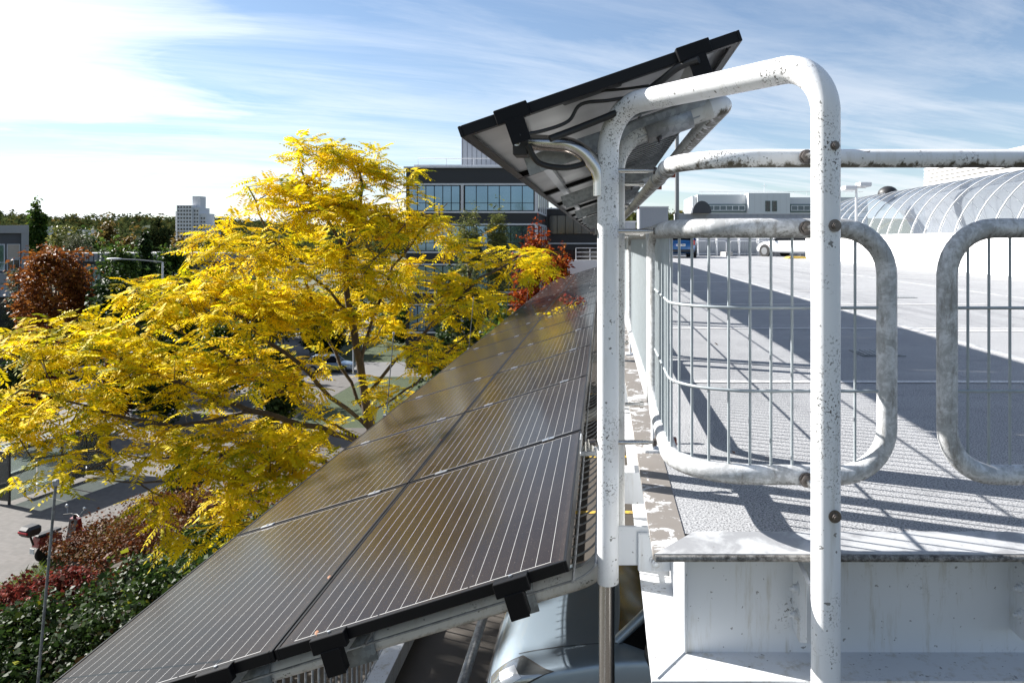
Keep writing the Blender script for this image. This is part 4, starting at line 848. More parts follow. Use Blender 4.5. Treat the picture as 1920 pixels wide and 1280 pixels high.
        m = MB(); m.cbox((-f+0.02, s*hw*0.74-0.11, 0.66), (-f+0.17, s*hw*0.74+0.12, 0.90), 0.03); m.build('tail_light', 'lamp_red', c)
        m = MB(); m.sphere((f-hood-0.25, s*(hw+0.09), belt+0.06), 0.11, 10, 7, (0.6, 1.0, 0.75)); m.build('mirror', 'plastic_black' if paint != 'paint_white' else paint, c)
        m = MB(); m.cbox((f-hood-0.05, s*hw*0.995-0.012, 0.60), (f-hood+0.07, s*hw*0.995+0.012, 0.635), 0.01); m.build('side_marker', 'lamp_orange', c)
        for x in (f-hood-0.42, -0.28): m = MB(); m.cbox((x-0.12 if x < 0 else x-0.9, s*hw*0.99-0.012, 0.74), (x+0.05 if x < 0 else x-0.74, s*hw*0.99+0.018, 0.77), 0.006); m.build('door_handle', paint, c)
    m = MB(); m.cbox((f-0.10, -hw*0.5, 0.38), (f+0.012, hw*0.5, 0.50), 0.02); m.build('grille', 'plastic_black', c)
    m = MB(); m.cbox((-f-0.02, -hw*0.80, 0.30), (-f+0.15, hw*0.80, 0.44), 0.03); m.build('bumper_trim', 'plastic_black', c)
    m = MB(); m.cbox((-f-0.03, -0.26, 0.60), (-f+0.03, 0.26, 0.71), 0.004); p = m.build('number_plate', 'plate_white', c)
    m = MB(); m.box((-f-0.034, 0.20, 0.602), (-f-0.031, 0.258, 0.708)); m.build('plate_band', 'plate_blue', p)
    m = MB(); [m.box((-f-0.034, -0.22+i*0.055, 0.63), (-f-0.031, -0.185+i*0.055, 0.685)) for i in range(7) if i != 3]; m.build('plate_text', 'plate_text', p)
    return c
car('blue_hatchback', 'blue hatchback parked with its rear to the camera on the far deck', 'dummy' and (3.92, 39.0, DZ), R(90), 'paint_blue', H=1.52, Wd=1.76)
car('white_saloon', 'white car parked at an angle on the far deck, partly behind the hoop', (10.75, 40.3, DZ), R(128), 'paint_white', L=4.7, Wd=1.86, H=1.50, rear='sedan', hood=1.15)
car('silver_car', 'silver blue hatchback on the lower level with its nose under the canopy', (1.28, 5.6, LZ), R(180), 'paint_silver', L=4.2, Wd=1.72, H=1.46, hood=0.90, sub=3)
car('parked_car', 'white car parked at the kerb at the far left behind yellow branches', (-38.6, 47.5, G), R(-94), 'paint_white', rear='hatch')
car('parked_van', 'white van parked at the kerb behind the white car', (-38.9, 55.2, G), R(-92), 'paint_white', L=5.2, Wd=1.9, H=2.0, rear='van', hood=0.6, cat='van')
car('parked_car', 'grey car half hidden behind the yellow tree on the side street', (-24.0, 64.5, G), R(5), 'paint_silver', rear='hatch')

# red scooter with a top box
sc = thing('scooter', 'red scooter with black top box parked on the pavers by the hedge', 'scooter', (-19.95, 27.0, G), (0, 0, R(72))); sc.scale = (1.15, 1.15, 1.15)
for x in (-0.62, 0.64):
    m = MB(); m.tube([V(x+0.19*math.cos(a_), 0, 0.235+0.19*math.sin(a_)) for a_ in [2*math.pi*i/18 for i in range(18)]], 0.055, 8, closed=True); w = m.build('wheel', 'tyre', sc)
    m = MB(); m.cyl(V(x, -0.03, 0.235), V(x, 0.03, 0.235), 0.15, n=16); m.build('rim', 'plastic_black', w)
m = MB(); m.prism([(-0.85, 0.50), (-0.80, 0.78), (-0.15, 0.74), (-0.08, 0.36), (0.25, 0.30), (0.30, 0.24), (-0.30, 0.22), (-0.60, 0.42)], -0.15, 0.15, 'y'); m.build('body', 'paint_red', sc)
m = MB(); m.prism([(0.22, 0.24), (0.36, 0.95), (0.46, 0.98), (0.52, 0.60), (0.40, 0.26)], -0.19, 0.19, 'y'); m.build('leg_shield', 'paint_red', sc)
m = MB(); m.prism([(0.24, 0.30), (0.215, 0.32), (0.345, 0.93), (0.37, 0.93)], -0.17, 0.17, 'y'); m.build('inner_shield', 'plastic_black', sc)
m = MB(); m.cbox((-0.82, -0.14, 0.785), (-0.10, 0.14, 0.87), 0.035); m.build('seat', 'plastic_black', sc)
m = MB(); m.cbox((-1.22, -0.23, 0.93), (-0.76, 0.23, 1.24), 0.08); tb = m.build('top_box', 'plastic_black', sc)
m = MB(); m.cbox((-1.235, -0.20, 1.04), (-1.19, 0.20, 1.11), 0.012); m.build('reflector', 'lamp_red', tb)
m = MB(); m.tube([V(-0.9, 0, 0.6), V(-1.0, 0, 0.93)], 0.03, 6); m.build('carrier', 'plastic_black', sc)
m = MB(); m.tube(fillet([V(0.28, -0.36, 1.08), V(0.38, -0.12, 1.10), V(0.38, 0.12, 1.10), V(0.28, 0.36, 1.08)], 0.08), 0.02, 8); m.cyl(V(0.38, 0, 0.95), V(0.39, 0, 1.10), 0.05, n=8); m.build('handlebar', 'plastic_black', sc)
for s in (1, -1):
    m = MB(); m.tube([V(0.34, s*0.26, 1.10), V(0.42, s*0.38, 1.28)], 0.007, 5); m.sphere((0.42, s*0.40, 1.31), 0.075, 8, 6, (0.35, 1.2, 0.8)); m.build('mirror', 'lamp_clear', sc)
m = MB(); m.tube([V(0.46, 0, 0.72), V(0.64, 0, 0.235)], 0.045, 8); m.build('fork', 'plastic_black', sc)
m = MB(); m.prism([(0.42, 0.36), (0.50, 0.49), (0.72, 0.49), (0.86, 0.36), (0.70, 0.455), (0.52, 0.455)], -0.08, 0.08, 'y'); m.build('mudguard', 'paint_red', sc)
m = MB(); m.box((-0.95, -0.09, 0.34), (-0.93, 0.09, 0.50)); m.build('number_plate', 'plate_white', sc)
m = MB(); m.box((-0.5, -0.1505, 0.52), (-0.32, -0.1515, 0.62)); m.build('sticker', 'plate_white', sc)

# bus shelter
bsh = thing('bus_shelter', 'glass bus shelter with dark flat roof half hidden by yellow branches', 'bus shelter', (-26.0, 34.6, G), (0, 0, R(-14)))
for x, y in ((0.75, -2.6), (0.75, -0.2), (0.75, 2.3), (-0.75, -2.6), (-0.75, 2.3)):
    m = MB(); m.box((x-0.04, y-0.04, 0), (x+0.04, y+0.04, 2.30)); m.build('post', 'plastic_black', bsh)
m = MB(); m.cbox((-1.15, -2.95, 2.30), (1.0, 2.65, 2.46), 0.03); rf = m.build('roof', 'plastic_black', bsh)
m = MB(); m.box((-1.05, -2.85, 2.461), (0.9, 2.55, 2.47)); m.build('roof_sheet', 'galvanised_dark', rf)
for y0, y1 in ((-2.54, -1.42), (-1.36, -0.26), (-0.14, 1.0), (1.06, 2.24)):
    m = MB(); m.box((0.742, y0, 0.15), (0.752, y1, 2.25)); m.build('pane', 'shelter_glass', bsh)
for y in (-2.6, 2.3): m = MB(); m.box((-0.69, y-0.004, 0.15), (0.69, y+0.004, 2.25)); m.build('pane', 'shelter_glass', bsh)
m = MB(); m.box((0.25, -1.9, 0.42), (0.62, 1.4, 0.46)); m.build('bench', 'trim_grey', bsh)
m = MB(); m.box((0.40, -1.7, 0), (0.46, -1.64, 0.42)); m.box((0.40, 1.1, 0), (0.46, 1.16, 0.42)); m.build('bench_leg', 'plastic_black', bsh)

# street lamp with long arm, posts by the side street
sl = thing('street_lamp', 'grey street lamp arm reaching left above the dark trees', 'street lamp', (-31.0, 48.5, G))
m = MB(); m.cyl(V(1.8, 0, 0), V(1.8, 0, 10.1), 0.09, 0.06, 8); m.build('pole', 'trim_grey', sl)
m = MB(); m.tube([V(1.8, 0, 10.1), V(0.2, 0, 10.25), V(-0.9, 0, 10.30)], 0.045, 6); m.build('arm', 'mast_grey', sl)
m = MB(); m.sphere((-1.4, 0, 10.32), 0.5, 12, 6, (1.1, 0.35, 0.16)); m.build('lamp_head', 'trim_grey', sl)
for k, (x, y) in enumerate(((-21.5, 63.0), (-24.6, 75.0))):
    m = MB(); m.cyl(V(0, 0, 0), V(0, 0, 4.2), 0.06, n=8); m.box((-0.2, -0.2, 4.2), (0.2, 0.2, 4.35)); o = m.build('sign_pole', 'trim_grey', None, ['grey pole beside the side street behind the trunk', 'grey pole on the lawn beyond the side street'][k], 'pole', 'poles by the side street'); o.location = (x, y, G)

# mast behind the far parapet, roof sheds
o = MB().cyl(V(0, 0, 0), V(0, 0, 12.5), 0.19, 0.16, 14).build('flue_mast', 'mast_grey', None, 'plain grey mast rising behind the far parapet', 'mast'); o.location = (6.1*1.0, 60, -2)
def shed(x0, x1, y, z0, z1, d, label, mat='clad_grey', ribs=10):
    s = thing('roof_shed', label, 'shed', ((x0+x1)/2, y, z0)); w = (x1-x0)/2
    m = MB(); m.box((-w, 0, 0), (w, d, z1-z0)); m.build('shell', mat, s)
    for i in range(ribs): x = -w+2*w*(i+0.5)/ribs; m = MB(); m.box((x-0.06, -0.05, 0.02), (x+0.06, -0.002, z1-z0-0.03)); m.build('rib', mat, s)
    m = MB(); m.box((-w-0.05, -0.08, z1-z0), (w+0.05, d, z1-z0+0.1)); m.build('cap', 'trim_grey', s); return s
shed(2.9, 5.2, 58, -4, 2.65, 4, 'pale ribbed metal shed beyond the far parapet, left of the mast')
shed(0.6, 2.8, 62, -4, 1.6, 4, 'lower pale metal shed at the end of the deck railing', ribs=8)
shed(7.9, 26, 78, -6, 2.85, 3, 'long low grey metal parapet roof in front of the white offices', ribs=26)
m = MB(); m.prism([(0.9*math.cos(a_), 0.9*math.sin(a_)) for a_ in [math.pi*i/10 for i in range(11)]], 0, 1.6, 'y'); o = m.build('roof_fan', 'clad_dark', None, 'dark half round ventilator on the roof beside the white offices', 'ventilator'); o.location = (10.4, 76.5, 2.95); o.scale = (1.1, 1, 1.4)

# ================================================================== buildings
pane_u = MB(); pane_u.box((0, 0, 0), (1, 0.02, 1)); 
def unit_pane(mat): m = MB(); m.box((0, 0, 0), (1, 0.02, 1)); return m.mesh('pane', mat)
PM = {k: unit_pane(k) for k in ('window_glass', 'window_blue', 'window_dark', 'blind')}
def window(parent, x0, x1, z0, z1, y, n=1, mat='window_glass', frame='black_frame', bar=0.06, rows=1, split=0.3, axis='x'):
    """a window in a facade facing -y (axis x) or -x (axis y): frame with panes as its children"""
    m = MB(); b = bar
    def bx(a0, a1, c0, c1, d0, d1):
        if axis == 'x': m.box((a0, y+d0, c0), (a1, y+d1, c1))
        else: m.box((y+d0, a0, c0), (y+d1, a1, c1))
    bx(x0, x1, z0, z0+b, -0.06, 0.02); bx(x0, x1, z1-b, z1, -0.06, 0.02)
    for i in range(n+1):
        xx = x0+(x1-x0-b)*i/n; bx(xx, xx+b, z0+b, z1-b, -0.06, 0.02)
    if rows == 2: zz = z0+(z1-z0)*split; bx(x0+b, x1-b, zz, zz+b*0.8, -0.055, 0.018)
    fr = m.build('window', frame, parent)
    for i in range(n):
        a = x0+(x1-x0-b)*i/n+b; w = (x1-x0-b)/n-b
        if axis == 'x': inst('pane', PM[mat], fr, (a, y-0.02, z0+b), (0, 0, 0), (w, 1, z1-z0-2*b))
        else: inst('pane', PM[mat], fr, (y-0.02, a, z0+b), (0, 0, R(90)), (w, -1, z1-z0-2*b))
    return fr
# black office block behind the yellow tree
Z0 = G
db = thing('black_office', 'black clad office block with ribbon windows behind the yellow tree', 'building', (-17.8, 66, G))
FH = 3.62; top = 6.6-G
m = MB(); m.box((0, 0.15, 0), (11.9, 14, top)); m.build('wall', 'clad_black', db)
m = MB(); m.box((11.9, 10, 0), (18.5, 24, top-3.2)); m.build('wing', 'clad_black', db)
m = MB(); m.box((-0.15, -0.12, top), (12.05, 14, top+0.12)); m.box((0.6, 0.6, top+0.12), (11.6, 13.5, top+0.35)); rf = m.build('roof', 'trim_grey', db)
m = MB(); m.tube([V(0.9, 0.9, top+0.35), V(0.9, 0.9, top+0.95), V(11.5, 0.9, top+0.95)], 0.03, 6); [m.cyl(V(x, 0.9, top+0.35), V(x, 0.9, top+0.95), 0.025, n=5) for x in (3.5, 6, 8.5, 11)]; m.build('railing', 'trim_grey', rf)
for k in range(5):
    zt = top-1.55-k*FH; zb_ = zt-2.35
    if zb_ < 0: break
    for z in (zt, zb_-0.16): m = MB(); m.box((-0.04, 0.02, z), (11.95, 0.14, z+0.16)); m.build('trim', 'trim_grey', db); m = MB(); m.box((11.901, 0.15, z), (11.98, 9.99, z+0.16)); m.build('trim', 'trim_grey', db)
    window(db, 0.25, 4.9, zb_+0.02, zt-0.02, 0.12, 6, 'window_blue', rows=2); window(db, 5.3, 11.6, zb_+0.02, zt-0.02, 0.12, 6, 'window_blue', rows=2)
    m = MB(); m.box((4.98, 0.03, zb_), (5.22, 0.14, zt)); m.build('trim', 'trim_grey', db); m = MB(); m.box((11.66, 0.03, zb_), (11.94, 0.14, zt)); m.build('trim', 'trim_grey', db)
    for i in range(4):
        y0 = 0.6+i*2.4; m = MB(); m.box((11.901, y0+1.7, zb_), (12.0, y0+2.1, zt)); m.build('trim', 'trim_grey', db)
        m = MB(); m.box((11.901, y0+0.1, zb_+0.05), (11.93, y0+1.65, zt-0.05)); m.build('side_window', 'window_dark', db)
for k in range(3):
    z = top-3.2-0.1-k*FH; m = MB(); m.box((11.9, 9.88, z), (18.6, 9.99, z+0.14)); m.build('trim', 'trim_grey', db)
    window(db, 12.2, 18.2, z-2.6, z-0.6, 9.93, 7, 'window_dark')
m = MB(); m.box((3.7, 7, top+0.36), (11.5, 13.4, top+3.95)); ph = m.build('plant_room', 'clad_grey', db)
for i in range(16): m = MB(); m.box((3.8+i*0.47, 6.96, top+0.38), (3.82+i*0.47, 6.999, top+3.9)); m.build('seam', 'clad_dark', ph)
# low white wall with rail at the end of the panels
o = thing('terrace_wall', 'small white terrace wall with handrail beyond the end of the panels', 'wall', (-2.2, 52, -6))
m = MB(); m.box((-0.3, 0, 0), (3.5, 0.3, 5.25-0.85+0.25)); m.build('wall_body', 'wall_white', o)
for z in (4.9, 5.2, 5.5): m = MB(); m.cyl(V(0.3, 0.1, z), V(3.4, 0.1, z), 0.03, n=6); m.build('rail', 'trim_grey', o)
for x in (0.3, 1.3, 2.3, 3.3): m = MB(); m.cyl(V(x, 0.1, 4.6), V(x, 0.1, 5.5), 0.03, n=6); m.build('post', 'trim_grey', o)
# grey pavilion at the far left
lb = thing('grey_pavilion', 'grey two storey concrete building with blinds at the left edge', 'building', (-58.9-11.1*0.787, 75-11.1*0.617, G), (0, 0, R(38.1)))
H2 = 1.4-G
m = MB(); m.box((0, 0.3, 0), (11.0, 12, H2-0.5)); m.build('wall', 'clad_dark', lb)
m = MB(); m.prism([(0, H2-0.6), (11.1, H2-0.6), (11.1, H2+0.25), (0, H2-0.1)], -0.1, 12.3, 'y'); m.build('roof', 'concrete_grey', lb)
m = MB(); m.box((10.5, -0.05, H2-5.3), (11.1, 0.29, H2-0.6)); m.build('pier', 'concrete_grey', lb)
m = MB(); m.box((0, -0.8, H2-5.6), (11.6, 0.29, H2-4.6)); m.build('balcony', 'concrete_grey', lb)
m = MB(); m.box((0, -0.5, H2-7.0), (11.4, 0.29, H2-5.62)); m.build('fascia', 'clad_grey', lb)
for i in range(6): window(lb, 0.3+i*1.5, 1.7+i*1.5, H2-4.4, H2-1.7, 0.27, 2, 'window_blue', 'trim_grey', 0.09, 2)
window(lb, 9.35, 10.4, H2-3.2, H2-1.7, 0.27, 1, 'blind', 'trim_grey'); window(lb, 9.35, 10.4, H2-4.4, H2-3.25, 0.27, 2, 'window_dark', 'trim_grey')
for i in range(5): window(lb, 0.3+i*2.1, 2.2+i*2.1, H2-11.2, H2-7.4, 0.27, 2, 'window_dark', 'clad_dark')
lb2 = thing('low_pavilion', 'long low dark glass pavilion behind the rust coloured tree', 'building', (-58.5, 79, G))
m = MB(); m.box((0, 0, 0), (17, 10, 9.3)); m.build('wall', 'clad_dark', lb2)
m = MB(); m.box((-0.3, -0.8, 9.31), (17.3, 10.2, 10.2)); m.build('roof', 'concrete_grey', lb2)
for i in range(34): m = MB(); m.box((i*0.5, -0.86, 9.35), (i*0.5+0.06, -0.801, 10.15)); m.build('rib', 'clad_dark', lb2)
for i in range(8): window(lb2, 0.2+i*2.1, 2.2+i*2.1, 3.0, 8.9, -0.03, 2, 'window_blue' if i % 2 else 'window_dark', 'clad_dark', rows=2)
# stepped tower block on the skyline
tw = thing('tower_block', 'stepped pale concrete tower block on the skyline', 'tower block', (-284, 500, G))
def tbox(x0, x1, zt, d0=0, d1=16, name='wall'): m = MB(); m.box((x0, d0, 0), (x1, d1, zt)); return m.build(name, 'concrete_tower', tw)
hz_ = 11.5
tbox(-7.5, 3.0, 24.5+hz_); tbox(3.0, 7.0, 23+hz_, 1.5, 15); tbox(7.0, 11.0, 19+hz_, 3, 14); tbox(-9.5, -7.5, 20.5+hz_, 2, 14); tbox(0.5, 6.0, 31+hz_, 5, 12, 'lift_tower'); tbox(11, 19.5, 11+hz_, 4, 14)
wp = MB(); wp.box((0, 0, 0), (1, 0.1, 1)); wpm = wp.mesh('window', 'window_dark')
for r_ in range(13):
    for cidx in range(5):
        z = 22.6+hz_-r_*2.5
        inst('window', wpm, tw, (-6.9+cidx*2.0, -0.1, z), (0, 0, 0), (1.25, 1, 1.25))
    if r_ > 0:
        for cidx in range(2): inst('window', wpm, tw, (3.5+cidx*1.8, 1.4, 22.6+hz_-r_*2.5), (0, 0, 0), (1.1, 1, 1.2))
    if r_ > 2:
        for cidx in range(2): inst('window', wpm, tw, (7.4+cidx*1.8, 2.9, 22.6+hz_-r_*2.5), (0, 0, 0), (1.1, 1, 1.2))
for k, (px, w, zt, y, lab) in enumerate(((430, 22, 4, 520, 'small white house on the slope right of the tower block'), (160, 16, 4.5, 330, 'low pale industrial roof among the trees'), (20, 20, 5.5, 300, 'white flat roofed house at the left skyline'))):
    h = thing('far_house', lab, 'house', ((px-1130)/1370*y, y, G), group='far houses'); m = MB(); m.box((-w/2, 0, 0), (w/2, 10, zt-G)); m.build('wall', 'concrete_tower', h); m = MB(); m.box((-w/2-.4, -.4, zt-G), (w/2+.4, 10.4, zt-G+.5)); m.build('roof', 'trim_grey', h)
    for i in range(6): inst('window', wpm, h, (-w/2+1+i*(w-2)/6, -0.1, zt-G-3), (0, 0, 0), (1.4, 1, 1.4))
# white offices over the deck
of = thing('white_offices', 'white panelled office building with dark window bands beyond the deck', 'building', (0, 110, G))
def obox(x0, x1, z0, z1, d0, d1, mat='office_white', name='wall'): m = MB(); m.box((x0, d0, z0), (x1, d1, z1)); return m.build(name, mat, of)
zt = 7.0-G
obox(14.3, 22.0, 0, zt, 0.3, 14); obox(21.7, 27.9, 0, zt+0.15, -1.2, 14.5, name='stair_tower'); obox(28.1, 40, 0, zt-0.4, 0.4, 14); obox(13.6, 14.25, 0, zt-0.2, 1.0, 12)
for x in np.arange(22.6, 27.9, 0.95): obox(float(x), float(x)+0.03, zt-6, zt, -1.22, -1.2, 'trim_grey', 'seam')
for z in (zt-1.6, zt-3.6): obox(14.6, 21.6, z-1.05, z+0.18, 0.15, 0.29, 'office_green', 'band'); window(of, 14.8, 21.5, z-0.85, z, 0.12, 7, 'window_glass', 'office_white', 0.12); obox(28.3, 40, z-1.05, z+0.18, 0.25, 0.39, 'office_green', 'band'); window(of, 28.4, 39.8, z-0.85, z, 0.2, 12, 'window_glass', 'office_white', 0.12)
for z in (zt-2.6, zt-4.9):
    for x in (24.2, 25.2): window(of, x, x+0.75, z, z+1.6, -1.2, 1, 'window_dark', 'office_green', 0.06, 2)
m = MB(); m.cyl(V(25.0, 3, zt), V(25.0, 3, zt+2.0), 0.04, n=5); m.cyl(V(24.5, 3, zt+1.5), V(25.5, 3, zt+1.5), 0.03, n=5); m.build('antenna', 'trim_grey', of)
m = MB(); [m.cyl(V(x, 1, zt), V(x, 1, zt+0.5), 0.03, n=4) for x in range(15, 40, 2)]; m.cyl(V(14.6, 1, zt+0.5), V(39.6, 1, zt+0.5), 0.03, n=4); m.build('railing', 'trim_grey', of)
# white louvred hall behind the vault
lh = thing('louvred_hall', 'white hall with horizontal louvres and strip windows behind the glass vault', 'building', (25.0, 20, G))
m = MB(); m.box((0.2, 0, 0), (18, 36.6, 5.7-G)); m.build('wall', 'concrete_grey', lh)
for i in range(9):
    z = 5.62-G-i*0.29; m = MB(); m.box((-0.06, -0.1, z-0.19), (0.19, 36.7, z)); m.build('louvre', 'wall_white', lh)
m = MB(); m.box((0.05, 0, 2.1-G), (0.19, 36.55, 3.0-G)); m.build('window_strip', 'window_dark', lh)
for i in range(40): m = MB(); m.box((-0.02, i*0.92, 2.05-G), (0.045, i*0.92+0.2, 3.02-G)); m.build('mullion', 'wall_white', lh)

# ================================================================== the yellow tree
def P_(px, py, y): return np.array([(px-1130)/1370*y, y, (452-py)/1370*y])
def yellow_tree():
    global rng
    rng = np.random.default_rng(21)
    base = W(722, 1100, 18.4); base.z = G
    t = thing('yellow_tree', 'tall yellow autumn tree with feathery leaves beside the solar panels', 'tree', base)
    blobs = [(625,325,18.0,95,62,1.7),(560,395,17.6,120,60,2.0),(700,390,18.6,110,70,1.9),(640,455,17.6,150,70,2.4),(470,470,16.8,95,55,1.6),(400,545,16.4,150,70,2.2),(520,560,17.0,150,80,2.6),(790,400,19.2,60,50,1.5),(800,450,19.0,75,60,1.8),(760,540,18.2,130,70,2.2),
             (900,500,18.6,110,52,1.8),(985,495,19.0,55,38,1.4),(880,580,17.8,120,60,2.0),(820,660,17.2,90,60,1.8),(630,560,18.6,150,100,2.5),(260,590,15.8,120,55,1.9),(150,640,15.2,130,58,1.9),(60,690,14.8,90,75,1.8),(250,700,15.2,130,70,2.0),(390,660,15.8,130,75,2.2),(520,690,16.4,110,70,2.0),(110,760,14.4,110,60,1.6),(330,780,15.0,130,62,1.8),(70,870,13.6,80,52,1.3),(190,880,13.4,90,45,1.2),(450,840,15.2,120,65,1.8),(570,830,16.0,85,55,1.6),(470,920,14.8,110,60,1.7),(420,985,14.4,75,30,1.2),(560,915,15.2,60,40,1.3),(20,780,14.0,50,70,1.4),(880,655,16.8,40,35,1.0),(1000,560,18.2,35,28,1.0),(730,720,17.2,60,50,1.2),(380,925,14.6,90,50,1.4),(540,880,15.4,80,50,1.5),(350,850,14.8,100,50,1.6),(600,790,16.4,70,50,1.5),(600,300,18.0,70,38,1.3),(690,320,18.3,60,45,1.4),(545,335,17.8,60,38,1.3),(650,370,18.2,120,45,1.8),(500,400,17.2,60,40,1.3),(750,350,18.8,50,40,1.2)]
    cen = np.array([P_(a, b, c) for a, b, c, _, _, _ in blobs]); rad = np.array([(rx/1370*c, rd, ry/1370*c) for _, _, c, rx, ry, rd in blobs])
    # attractor twigs in the crown
    n = 2950; vol = (rad[:, 0]*rad[:, 2]*np.sqrt(rad[:, 1]))**0.9; k = rng.choice(len(blobs), n, p=vol/vol.sum())
    d = unit(rng.normal(size=(n, 3))); A = cen[k]+d*(rng.uniform(0, 1, n)**0.42)[:, None]*rad[k]
    # layered gaps: foliage gathers in tilted sheets
    ph = np.sin(A[:, 2]*4.6+A[:, 0]*1.3+0.8*np.sin(A[:, 0]*1.7+A[:, 1]*2.3))+0.7*np.sin(A[:, 0]*3.1-A[:, 1]*2.7+A[:, 2]*1.9)
    A = A[ph > -0.02]
    A = A[~((A[:, 0] > -2.3) & (A[:, 2] < -0.9))]
    # skeleton drawn by hand: trunk, leaders, limbs
    S = []; par = []; 
    def chain(pts, start=None):
        last = start
        P = [np.array(p) for p in pts]
        if start is not None: P = [S[start]]+P
        else: S.append(P[0]); par.append(-1); last = 0
        for a, b in zip(P, P[1:]):
            m = max(1, int(np.linalg.norm(b-a)/0.35))
            for i in range(1, m+1):
                q = a+(b-a)*i/m + (rng.normal(0, 0.025, 3) if i < m else 0); S.append(q); par.append(last); last = len(S)-1
        return last
    def near(p): return int(np.argmin(np.linalg.norm(np.array(S)-p, axis=1)))
    b0 = np.array([base.x, base.y, G-0.2])
    chain([b0, P_(716, 960, 18.2), P_(702, 840, 18.0), P_(684, 740, 18.0), P_(668, 650, 18.0), P_(652, 560, 18.0), P_(648, 475, 18.0)])
    tip = len(S)-1
    chain([P_(668, 420, 18.1), P_(680, 350, 18.3), P_(668, 285, 18.3)], tip); chain([P_(622, 425, 17.9), P_(585, 370, 17.8), P_(560, 300, 17.9)], tip)
    L = [((700, 800, 18.0), [(620, 745, 17.4), (560, 680, 17.0), (480, 620, 16.8), (400, 560, 16.5), (330, 530, 16.3)]),
         ((690, 770, 18.0), [(640, 690, 18.3), (600, 600, 18.5), (560, 500, 18.2), (500, 430, 17.4), (465, 350, 17.2)]),
         ((660, 600, 18.0), [(600, 530, 17.6), (540, 480, 17.2), (450, 455, 16.9)]),
         ((672, 680, 18.0), [(700, 590, 18.2), (735, 500, 18.6), (790, 430, 19.0), (840, 380, 19.1)]),
         ((684, 740, 18.0), [(760, 660, 17.6), (830, 590, 17.8), (900, 520, 18.3), (980, 480, 18.9)]),
         ((705, 850, 18.0), [(600, 800, 16.8), (470, 770, 15.8), (340, 720, 15.4), (200, 660, 15.2), (90, 640, 15.0)]),
         ((708, 880, 18.1), [(560, 860, 16.2), (420, 850, 15.2), (280, 860, 14.4), (180, 845, 13.8), (60, 860, 13.4)]),
         ((710, 900, 18.1), [(620, 880, 16.4), (520, 900, 15.4), (430, 940, 14.9)]),
         ((695, 790, 18.0), [(780, 720, 17.2), (850, 650, 17.0), (900, 610, 17.6)]),
         ((650, 530, 18.0), [(720, 470, 17.4), (760, 420, 17.6)]),
         ((702, 840, 18.0), [(500, 720, 16.6), (380, 640, 16.2), (240, 580, 15.9)]),
         ((420, 850, 15.2), [(330, 900, 14.2), (260, 905, 13.8), (200, 900, 13.4)]),
         ((470, 770, 15.8), [(330, 800, 14.8), (160, 760, 14.3), (40, 730, 14.2)])]
    for s0, pts in L: chain([P_(*p) for p in pts], near(P_(*s0)))
    # grow twigs: each attractor joins the nearest wood
    Sa = [s.copy() for s in S]; order = np.argsort([np.min(np.linalg.norm(np.array(S)-a, axis=1)) for a in A]); tips = []
    Sarr = np.zeros((len(S)+len(A)*6+10, 3)); Sarr[:len(S)] = S; cnt = len(S)
    for i in order:
        a = A[i]; dd = np.linalg.norm(Sarr[:cnt]-a, axis=1); j = int(np.argmin(dd)); D = dd[j]
        if D < 0.12: tips.append((j, a)); continue
        m = max(1, min(5, int(D/0.35))); last = j; p0 = Sarr[j].copy()
        for q in range(1, m+1):
            f = q/m; p = p0+(a-p0)*f + np.array([0, 0, 0.10*D*math.sin(math.pi*f)]) + (rng.normal(0, 0.03*D, 3) if q < m else 0)
            Sarr[cnt] = p; par.append(last); last = cnt; cnt += 1
        tips.append((last, a))
    P = Sarr[:cnt]; par = np.array(par[:cnt]); w = np.full(cnt, 0.0)
    for j, _ in tips: w[j] += 1
    for i in range(cnt-1, 0, -1): w[par[i]] += w[i]
    r = 0.0042*np.maximum(w, 1)**0.50; r[:len(S)] = np.maximum(r[:len(S)], 0.012)
    r = np.minimum(r, 0.17)
    vsl = []; fsl = []; ns = 5
    def ringat(p, d, rr, n):
        u = np.cross(d, [0.3, 0.5, 0.81]); u /= np.linalg.norm(u)+1e-9; v = np.cross(d, u)
        return [p+(u*math.cos(2*math.pi*q/n)+v*math.sin(2*math.pi*q/n))*rr for q in range(n)]
    mb = MB()
    for i in range(1, cnt):
        a, b = P[par[i]], P[i]; d = b-a; ln = np.linalg.norm(d)
        if ln < 1e-6: continue
        n_ = 9 if r[i] > 0.06 else (5 if r[i] > 0.015 else 3); d = d/ln; ra = r[par[i]] if r[par[i]] < 1.7*r[i] else r[i]*1.25
        ring0 = ringat(a, d, ra, n_); ring1 = ringat(b, d, r[i], n_); mb.add(ring0+ring1, [(q, (q+1) % n_, (q+1) % n_+n_, q+n_) for q in range(n_)], True)
    me = bpy.data.meshes.new('trunk'); me.from_pydata([tuple(np.array(v)-np.array(base)) for v in mb.v], [], mb.f); me.polygons.foreach_set('use_smooth', [True]*len(mb.f)); me.materials.append(M['bark']); inst('trunk', me, t)
    # feathery compound leaves
    Q = []; T = []
    lens = np.linspace(0.06, 1.0, 8)
